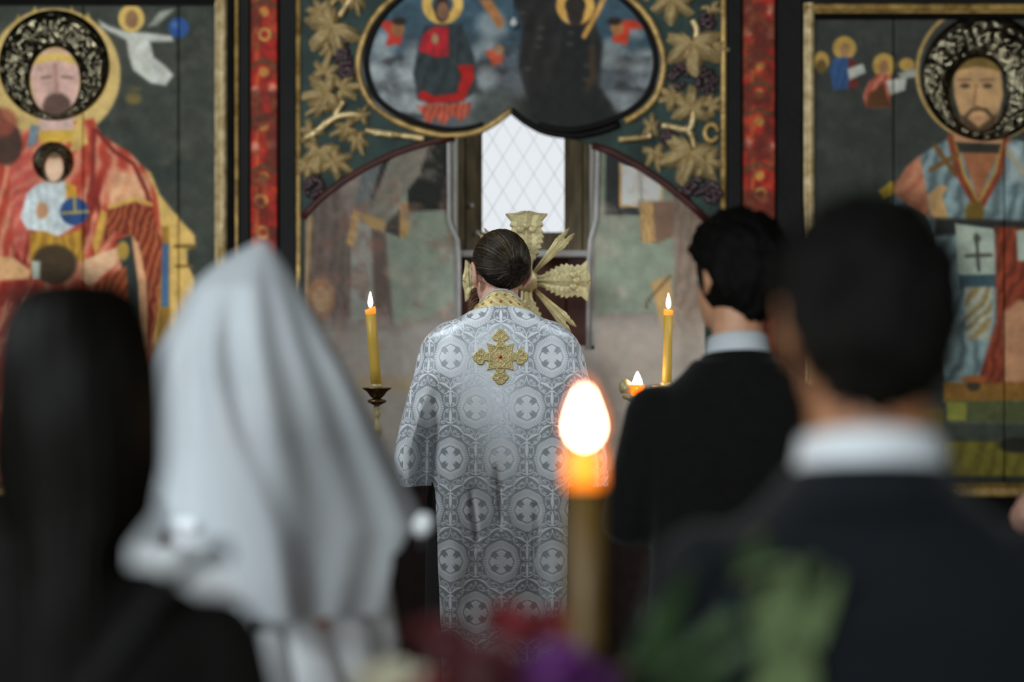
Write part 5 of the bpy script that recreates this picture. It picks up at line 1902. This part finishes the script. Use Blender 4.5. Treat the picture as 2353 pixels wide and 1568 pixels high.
# gown
g = Geo()
nn = 80
rings = []
for z, rx, ry, cx0, amp in ((.02, .46, .46, .02, .05), (.3, .39, .40, .015, .04), (.6, .30, .31, .01, .03), (.85, .215, .205, 0, .015), (1.0, .165, .145, 0, .004), (1.1, .15, .12, 0, 0), (1.2, .158, .118, 0, 0), (1.28, .165, .112, 0, 0), (1.345, .16, .095, 0, 0), (1.375, .10, .07, 0, 0)):
    rings.append([Vector((BRL[0] + cx0 + (rx + amp * math.sin(k * 2 * PI / nn * 11)) * math.sin(2 * PI * k / nn), BRL[1] - (ry + amp * math.sin(k * 2 * PI / nn * 11)) * math.cos(2 * PI * k / nn), z)) for k in range(nn)])
g.loft(rings)
g.build('gown', M['dress'], br)
g = Geo()
sh = Vector((BRL[0] - .15, BRL[1] - .01, 1.325))
el = Vector((-.598, 3.62, 1.215))
wr = Vector((-.40, 3.76, 1.16))
g.capsule(sh, .055, el, .046)
g.capsule(el, .046, wr, .036)
g.capsule(Vector((BRL[0] + .15, BRL[1], 1.325)), .055, MB_ @ Vector(barms['r'][0]), .045)
g.capsule(MB_ @ Vector(barms['r'][0]), .045, MB_ @ Vector(barms['r'][1]), .034)
g.fused('sleeves', M['dress'], br, .007, 4)
# gathered tulle over the skirt front and the small bow on the right
g = Geo()
r = random.Random(12)
for i in range(9):
    a = -.9 + i * .26
    top = Vector((BRL[0] + .17 * math.sin(a), BRL[1] - .16 * math.cos(a), 1.13 + .03 * math.sin(i * 2.1)))
    rings = []
    for t in np.linspace(0, 1, 14):
        c = top + Vector((.16 * t * math.sin(a) + .02 * math.sin(5 * t + i), -.13 * t * math.cos(a), -.75 * t))
        rr = .03 + .045 * t + .008 * math.sin(9 * t + i)
        rings.append([c + Vector((rr * math.cos(q * PI / 6), .6 * rr * math.sin(q * PI / 6), 0)) for q in range(12)])
    g.loft(rings)
g.build('skirt_folds', M['dress'], br)
Geo().ell(W(972, 1203, 1450, -.03), (.016, .012, .02), 14, 10, Matrix.Rotation(.5, 3, 'Y')).build('veil_bow', M['dress'], br)

# ---------------------------------------------------------------- guest at the right edge, only a hand shows
GUL = (1.425, 5.02, 0)
garms = {'l': ((-.20, .10, 1.14), (-.03, .26, 1.20), (.35, 1, .1), (.6, 0, -.8), .75), 'r': ((.20, .12, 1.14), (.05, .275, 1.21), (-.35, 1, .0), (-.6, 0, -.8), .75)}
gu, MB_, MH_ = make_person('guest mostly outside the right edge whose folded hands show beside the bearded icon', GUL, PI / 2, 1.76, M['skin'], garms, voxel=.0055)
hair_cap(gu, MH_, M['hair_black'], seed=15)
suit(gu, MB_, garms, M['suit_black'], .068)
# ------------------------------------------------------------------ altar table and what stands on it
ALT = 1.13
alt = empty('altar_table', (0, 7.45, .15), 'altar table covered with a dark red cloth in front of the niche', 'table')
g = Geo()
n = 120
rings = []
for z, o_ in ((ALT, 0), (ALT - .012, .006), (.8, .012), (.5, .02), (.19, .03)):
    ring = []
    for k in range(n):
        t = 4 * k / n
        s_, f = int(t), t - int(t)
        x0, y0, x1, y1 = -.72 - o_, 7.15 - o_, .72 + o_, 7.84 + o_
        x, y = [(x0 + (x1 - x0) * f, y0), (x1, y0 + (y1 - y0) * f), (x1 - (x1 - x0) * f, y1), (x0, y1 - (y1 - y0) * f)][s_]
        q = (ALT - z) * .02 * math.sin(k * 1.3)
        ring.append(Vector((x + (q if s_ in (1, 3) else 0), y + (q if s_ in (0, 2) else 0), z)))
    rings.append(ring)
g.loft(rings)
g.build('cloth', M['altar_cloth'], alt, False)
for sx in (-.62, .62):
    for sy in (7.2, 7.74):
        Geo().box((sx - .03, sy - .03, .15), (sx + .03, sy + .03, ALT - .03)).build('leg', M['wall_wood'], alt, False)
Geo().box((-.70, 7.165, ALT - .035), (.70, 7.82, ALT - .004)).build('top', M['wall_wood'], alt, False)


m = bpy.data.materials.new('flame_glow_shell')  # weak orange shell added round the flame for its glow fringe
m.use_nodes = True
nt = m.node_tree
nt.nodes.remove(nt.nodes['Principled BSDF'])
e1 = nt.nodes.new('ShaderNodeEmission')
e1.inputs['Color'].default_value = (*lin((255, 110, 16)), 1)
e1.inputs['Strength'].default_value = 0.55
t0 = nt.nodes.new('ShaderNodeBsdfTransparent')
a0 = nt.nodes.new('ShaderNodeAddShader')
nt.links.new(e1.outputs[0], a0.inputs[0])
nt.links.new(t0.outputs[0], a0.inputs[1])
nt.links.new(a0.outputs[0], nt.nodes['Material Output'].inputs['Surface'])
M['glow_shell'] = m


def teardrop(c, w, h, lean=0.0, n=14):
    g = Geo()
    prof = [(.0, .10), (.08, .62), (.2, .92), (.34, 1.0), (.52, .84), (.7, .58), (.86, .34), (1.0, .10)]
    rings = []
    for t, q in prof:
        rings.append([Vector(c) + Vector((lean * t * t * h + w / 2 * q * math.cos(2 * PI * k / n), w / 2 * q * math.sin(2 * PI * k / n), h * t)) for k in range(n)])
    return g.loft(rings)


def flame_light(c, power, parent):
    d = bpy.data.lights.new('flame_light', 'POINT')
    d.energy = power
    d.color = (1.0, .55, .22)
    d.shadow_soft_size = .012
    o = bpy.data.objects.new('flame_light', d)
    C.objects.link(o)
    o.location = c
    attach(o, parent)


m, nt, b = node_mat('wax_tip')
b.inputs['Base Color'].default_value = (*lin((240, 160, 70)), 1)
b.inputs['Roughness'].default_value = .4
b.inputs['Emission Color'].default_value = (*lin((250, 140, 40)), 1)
b.inputs['Emission Strength'].default_value = .55  # flame glow inside the tip, put in as emission
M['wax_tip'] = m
M['wick'] = mat('wick', (30, 24, 20), .9)


def slim_candle(base, top, r, label, flame=(.0135, .046)):
    base, top = Vector(base), Vector(top)
    c = empty('candle', base, label, 'candle', 'tall yellow altar candles')
    d = (top - base)
    Geo().tube([base, base + d * .3, base + d * .6, base + d * .93], [r * 1.04, r * 1.02, r, r * .98], 20).build('wax', M['wax_yellow'], c)
    tip = Geo()
    tip.tube([base + d * .93, base + d * .985, top, top - Vector((0, 0, .003))], [r * .98, r * 1.05, r * 1.0, r * .7], 20)
    tip.build('melting_tip', M['wax_tip'], c)
    Geo().tube([top - Vector((0, 0, .004)), top + Vector((.0005, 0, .010))], .0012, 6).build('wick', M['wick'], c)
    teardrop(top + Vector((0, 0, .003)), flame[0], flame[1]).build('flame', M['flame'], c)
    flame_light(top + Vector((0, 0, .03)), .12, c)
    return c


def candlestick(px, py, s, label, dark):
    """py: height of the drip pan rim"""
    top = W(px, py, s)
    L = (top.x, top.y, ALT)
    c = empty('candlestick', L, label, 'candlestick', 'altar candlesticks')
    h = top.z - ALT
    pan = [(.004, -.03), (.012, -.03), (.020, -.024), (.03, -.010), (.043, -.001), (.045, .002), (.040, .0), (.016, -.012), (.004, -.013)]
    Geo().lathe([(r_, z) for r_, z in pan], top, 28).build('drip_pan', dark, c)
    Geo().lathe([(.004, -.016), (.012, -.014), (.0165, -.002), (.019, .004), (.0195, .012), (.0165, .013), (.0160, .0)], top, 20).build('socket', M['brass'], c)
    Geo().lathe([(.010, -.03), (.026, -.034), (.030, -.040), (.018, -.046), (.010, -.05)], top, 24).build('knop', M['brass_dark'], c)
    st_ = [(.0075, -.05), (.011, -.06), (.0075, -.068), (.012, -.078), (.0075, -.086), (.008, -.096), (.0145, -.118), (.0145, -.132), (.007, -.15), (.011, -.158), (.006, -.17), (.009, -.185), (.006, -.2), (.012, -h + .04), (.02, -h + .03)]
    Geo().lathe(st_, top, 24).build('stem', M['brass'], c)
    Geo().lathe([(.02, .03), (.028, .024), (.05, .014), (.056, .006), (.056, 0)], L, 28).build('foot', M['brass'], c)
    return top


t1 = candlestick(866, 893, 770, 'brass candlestick with a dark drip pan left of the priest', M['brass_dark'])
t2 = candlestick(1532, 889, 770, 'brass candlestick right of the priest partly behind the dark suit shoulder', M['brass'])
slim_candle(t1 + Vector((0, 0, -.008)), W(851, 709, 770), .0155, 'lit yellow candle leaning slightly left of the priest')
slim_candle(t2 + Vector((0, 0, -.008)), W(1536, 712, 770), .0135, 'lit yellow candle standing right of the priest')

# small lamp on a brass stand
vl = W(1464, 913, 772)
vo = empty('votive_lamp', (vl.x, vl.y, ALT), 'small lit lamp of amber glass on a brass dish to the right of the priest', 'oil lamp')
Geo().lathe([(.028, ALT - vl.z), (.028, ALT - vl.z + .008), (.012, ALT - vl.z + .03), (.009, -.06), (.012, -.03), (.02, -.014), (.042, -.004), (.046, .004), (.042, .002), (.01, -.006)], vl, 32).build('stand', M['brass'], vo)
m, nt, b = node_mat('amber_glass')
b.inputs['Base Color'].default_value = (*lin((226, 132, 40)), 1)
b.inputs['Transmission Weight'].default_value = .6
b.inputs['Roughness'].default_value = .12
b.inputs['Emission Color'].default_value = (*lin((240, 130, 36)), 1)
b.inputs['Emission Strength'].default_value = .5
M['amber'] = m
Geo().lathe([(.012, 0), (.017, .006), (.021, .022), (.023, .038), (.021, .038), (.018, .014), (.004, .008)], vl, 20).build('glass_cup', M['amber'], vo)
teardrop(vl + Vector((.001, 0, .022)), .031, .054).build('flame', M['flame'], vo)
flame_light(vl + Vector((0, 0, .06)), .35, vo)
g = Geo()
g.lathe([(.014, -.002), (.02, .012), (.017, .03), (.006, .04)], W(1437, 903, 772), 18)
g.build('gilt_finial', M['brass'], vo)

# ------------------------------------------------------------------ brass altar cross
cc_ = W(1210, 645, 770, .04)
cr_ = empty('altar_cross', (cc_.x, cc_.y, ALT), 'large brass cross with flared leafy arms and rays behind the head of the priest', 'cross')


def plate(pts, ang, ridge_h, name, thick=.006):
    """outline (r, half width) mirrored about the axis, raised along its middle"""
    u = Vector((math.cos(ang), 0, math.sin(ang)))
    v = Vector((-math.sin(ang), 0, math.cos(ang)))
    nseg = len(pts)
    vs, fs = [], []
    q = (-1, -.62, -.34, 0, .34, .62, 1)
    lift = (0, .5, .25, 1, .25, .5, 0)
    for r_, h_ in pts:
        for s_, lf in zip(q, lift):
            p_ = cc_ + u * (r_ + .004 * (abs(s_) > .9)) + v * (h_ * s_)
            vs.append(p_ + Vector((0, -thick - ridge_h * lf, 0)))
        for s_ in (1, -1):
            vs.append(cc_ + u * r_ + v * (h_ * s_) + Vector((0, thick, 0)))
    m_ = len(q) + 2
    for i in range(nseg - 1):
        for k in range(m_):
            a_, b_ = i * m_ + k, i * m_ + (k + 1) % m_
            fs.append((a_, b_, b_ + m_, a_ + m_))
    fs.append(tuple(range(m_)))
    fs.append(tuple(range((nseg - 1) * m_, nseg * m_)))
    return link(name, fix_normals(me_from(vs, fs)), M['brass'], cr_, False)


arm = [(.0, .014), (.045, .018), (.055, .022), (.058, .029), (.068, .027), (.072, .037), (.082, .034), (.087, .045), (.097, .041), (.102, .051), (.111, .045), (.117, .053), (.127, .045), (.132, .050), (.142, .041), (.150, .050), (.160, .045), (.168, .052), (.180, .063), (.1815, .038), (.1835, .026), (.187, .015), (.188, .002)]
for a_, k_ in ((0, 1.0), (PI, 1.0), (PI / 2, 1.1), (-PI / 2, 1.1)):
    plate([(r_ * k_, h_) for r_, h_ in arm], a_, .007, 'arm')
ray = [(.03, .004), (.08, .010), (.13, .016), (.15, .021), (.158, .015), (.163, .018), (.172, .010), (.178, .013), (.20, .002)]
for a_ in (48, 132, -46, -134):
    for q_ in (-7, 7):
        plate([(r_, h_ * .55) for r_, h_ in ray], math.radians(a_ + q_ * .45), .004, 'ray', .003)
g = Geo().lathe([(.001, -.02), (.03, -.014), (.038, 0), (.03, .014), (.001, .02)], (0, 0, 0), 24)
g.build('boss', M['brass'], cr_, M=Matrix.Translation(cc_) @ Matrix.Rotation(PI / 2, 4, 'X'))
for a_ in (0, PI, PI / 2, -PI / 2):
    k_ = 1.0 if a_ in (0, PI) else 1.1
    for rr_2, hh in ((.150, 0), (.140, .018), (.140, -.018)):
        p_ = cc_ + Vector((math.cos(a_) * rr_2 * k_ - math.sin(a_) * hh, -.014, math.sin(a_) * rr_2 * k_ + math.cos(a_) * hh))
        Geo().ell(p_, (.012, .007, .012), 12, 8).build('stud', M['brass'], cr_)
Geo().lathe([(.07, 0), (.072, .01), (.05, .02), (.03, .035), (.014, .05), (.012, .2), (.016, .24), (.011, .3), (.011, cc_.z - ALT - .1)], (cc_.x, cc_.y + .012, ALT), 24).build('pole', M['brass'], cr_)

# ------------------------------------------------------------------ decorated wedding candle in the sponsor's hand
M['wax_amber'] = mat('wax_amber', (88, 66, 22), 0.5, sub=0.1)
wc = empty('wedding_candle', (CAN.x, CAN.y, .93), 'large lit candle dressed with red and purple flowers and green leaves close to the camera', 'candle')
ctop = W(1343, 1030, 2050).z
Geo().tube([(CAN.x, CAN.y, .90), (CAN.x, CAN.y, 1.1), (CAN.x, CAN.y, 1.25), (CAN.x, CAN.y, ctop - .042)], [.0215, .021, .0205, .020], 28).build('wax', M['wax_amber'], wc)
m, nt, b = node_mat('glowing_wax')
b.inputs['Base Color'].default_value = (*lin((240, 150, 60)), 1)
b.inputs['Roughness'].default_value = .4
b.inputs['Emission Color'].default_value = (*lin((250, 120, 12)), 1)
b.inputs['Emission Strength'].default_value = 1.1  # flame light seen through the wax, put in as emission
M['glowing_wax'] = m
Geo().tube([(CAN.x, CAN.y, ctop - .042), (CAN.x, CAN.y, ctop - .02), (CAN.x, CAN.y, ctop), (CAN.x, CAN.y, ctop - .004)], [.020, .0205, .0195, .012], 28).build('melting_tip', M['glowing_wax'], wc)
Geo().tube([(CAN.x, CAN.y, ctop - .006), (CAN.x + .001, CAN.y, ctop + .012)], .0016, 6).build('wick', M['wick'], wc)
fl = teardrop((CAN.x, CAN.y, ctop + .006), .028, .056).build('flame', M['flame'], wc)
teardrop((CAN.x, CAN.y, ctop + .002), .044, .074).build('flame_glow_shell', M['glow_shell'], wc)
flame_light((CAN.x, CAN.y, ctop + .035), .25, wc)


def rose(c, r, m, name, seed):
    g = Geo()
    q = random.Random(seed)
    c = Vector(c)
    ax = Vector((q.uniform(-.3, .3), -.5, .8)).normalized()
    u = ax.cross(Vector((1, 0, 0))).normalized()
    v = ax.cross(u)
    for ring_, (cnt, rr, tilt, hh) in enumerate(((3, .25, .15, .75), (5, .5, .45, .72), (6, .78, .85, .62), (7, 1.0, 1.25, .5))):
        for k in range(cnt):
            a = 2 * PI * (k + .4 * ring_) / cnt
            out = u * math.cos(a) + v * math.sin(a)
            side = ax.cross(out)
            vs, fs = [], []
            for i in range(5):
                t = i / 4
                for j in range(5):
                    s_ = (j - 2) / 2
                    wd = rr * .62 * math.sin(PI * (.18 + .72 * t))
                    p_ = c + (out * (rr * (.25 + .75 * t * math.sin(tilt + .3)) - .12 * s_ * s_ * rr) + ax * (hh * t * math.cos(tilt * .7) - .25) + side * (wd * s_)) * r
                    vs.append(p_)
            for i in range(4):
                for j in range(4):
                    k_ = i * 5 + j
                    fs.append((k_, k_ + 1, k_ + 6, k_ + 5))
            g.add(vs, fs)
    g.ell(c - ax * r * .15, (r * .5,) * 3, 12, 8)
    return g.build(name, m, wc)


M['rose_dark'] = mat('rose_dark', (66, 16, 22), .6, vary=.3, vscale=30)
M['rose_red'] = mat('rose_red', (104, 24, 32), .6, vary=.3, vscale=30)
M['rose_purple'] = mat('rose_purple', (74, 18, 84), .6, vary=.3, vscale=30)
M['rose_white'] = mat('rose_white', (176, 172, 150), .6, vary=.1, vscale=30)
M['leaf_green'] = mat('leaf_green', (50, 72, 42), .55, vary=.4, vscale=16)
M['leaf_pale'] = mat('leaf_pale', (100, 118, 80), .55, vary=.2, vscale=16)
SC = 2050.0
for i, (px, py, s_, r_, mm) in enumerate(((1010, 1480, 2150, .044, 'rose_dark'), (1100, 1545, 2250, .05, 'rose_dark'), (1180, 1440, 2050, .040, 'rose_red'), (1268, 1540, 2250, .044, 'rose_purple'),
                                          (1330, 1590, 2200, .045, 'rose_purple'), (905, 1590, 2150, .05, 'rose_white'), (1290, 1440, 2000, .036, 'rose_red'), (1000, 1620, 2200, .05, 'rose_red'),
                                          (1430, 1600, 2150, .05, 'rose_dark'), (1180, 1650, 2250, .055, 'rose_dark'))):
    rose(W(px, py, s_), r_, M[mm], 'flower', i)


def blade():
    vs, fs = [], []
    nn_ = 9
    for i in range(nn_):
        t = i / (nn_ - 1)
        h_ = .5 * math.sin(PI * (.06 + .90 * t)) ** .8
        for s_ in (-1, 0, 1):
            vs.append((h_ * s_ * .42, -.06 * abs(s_) - .25 * t * t, t))
    for i in range(nn_ - 1):
        for j in range(2):
            k_ = i * 3 + j
            fs.append((k_, k_ + 1, k_ + 4, k_ + 3))
    k0 = len(vs)
    vs += [(x, y + .012, z) for x, y, z in vs[:k0]]
    fs += [tuple(reversed([a + k0 for a in f])) for f in fs[:]]
    return me_from(vs, fs, 'leaf')


bl_d, bl_p = blade(), blade()
bl_d.materials.append(M['leaf_green'])
bl_p.materials.append(M['leaf_pale'])
for me in (bl_d, bl_p):
    me.polygons.foreach_set('use_smooth', np.ones(len(me.polygons), dtype=bool))


def put_blade(a, b, me, wid, roll):
    a, b = Vector(a), Vector(b)
    d = b - a
    o = bpy.data.objects.new('leaf', me)
    C.objects.link(o)
    o.rotation_mode = 'QUATERNION'
    o.rotation_quaternion = d.to_track_quat('Z', 'Y') @ Matrix.Rotation(roll, 4, 'Z').to_quaternion()
    o.scale = (wid, d.length, d.length)
    o.location = a
    attach(o, wc)


core = Vector((CAN.x, CAN.y, 1.08))
r = random.Random(21)
for i in range(30):
    px, py = r.uniform(1450, 1740), r.uniform(1150, 1560)
    e_ = W(px, py, r.uniform(2000, 2300))
    st_ = core.lerp(e_, r.uniform(.35, .6)) + Vector((0, 0, r.uniform(-.06, .0)))
    put_blade(st_, e_, bl_d, r.uniform(.05, .08), r.uniform(-1, 1))
for px, py, qx, qy, wid in ((1760, 1560, 1800, 1250, .085), (1800, 1600, 1880, 1270, .085), (1720, 1420, 1850, 1240, .075), (1740, 1650, 1790, 1400, .085), (1830, 1660, 1850, 1430, .08), (1690, 1330, 1800, 1250, .07), (1760, 1480, 1740, 1300, .07)):
    put_blade(W(px, py, 2250), W(qx, qy, 2300), bl_p, wid, r.uniform(-.4, .4))
for i in range(10):
    e_ = W(r.uniform(930, 1250), r.uniform(1470, 1600), r.uniform(2050, 2200))
    put_blade(core.lerp(e_, .4) - Vector((0, 0, .04)), e_, bl_d, .05, r.uniform(-1, 1))
g = Geo()
for px, py in ((1760, 1600), (1830, 1640), (1600, 1500), (1550, 1300), (1500, 1400), (1650, 1250), (1010, 1560), (1100, 1600), (905, 1640), (1262, 1580), (1700, 1450)):
    e_ = W(px, py, 2150)
    g.tube([core + Vector((0, 0, -.05)), core.lerp(e_, .5) + Vector((0, 0, -.02)), e_], .0022, 6)
g.build('stems', M['leaf_green'], wc)['kind'] = 'stuff'
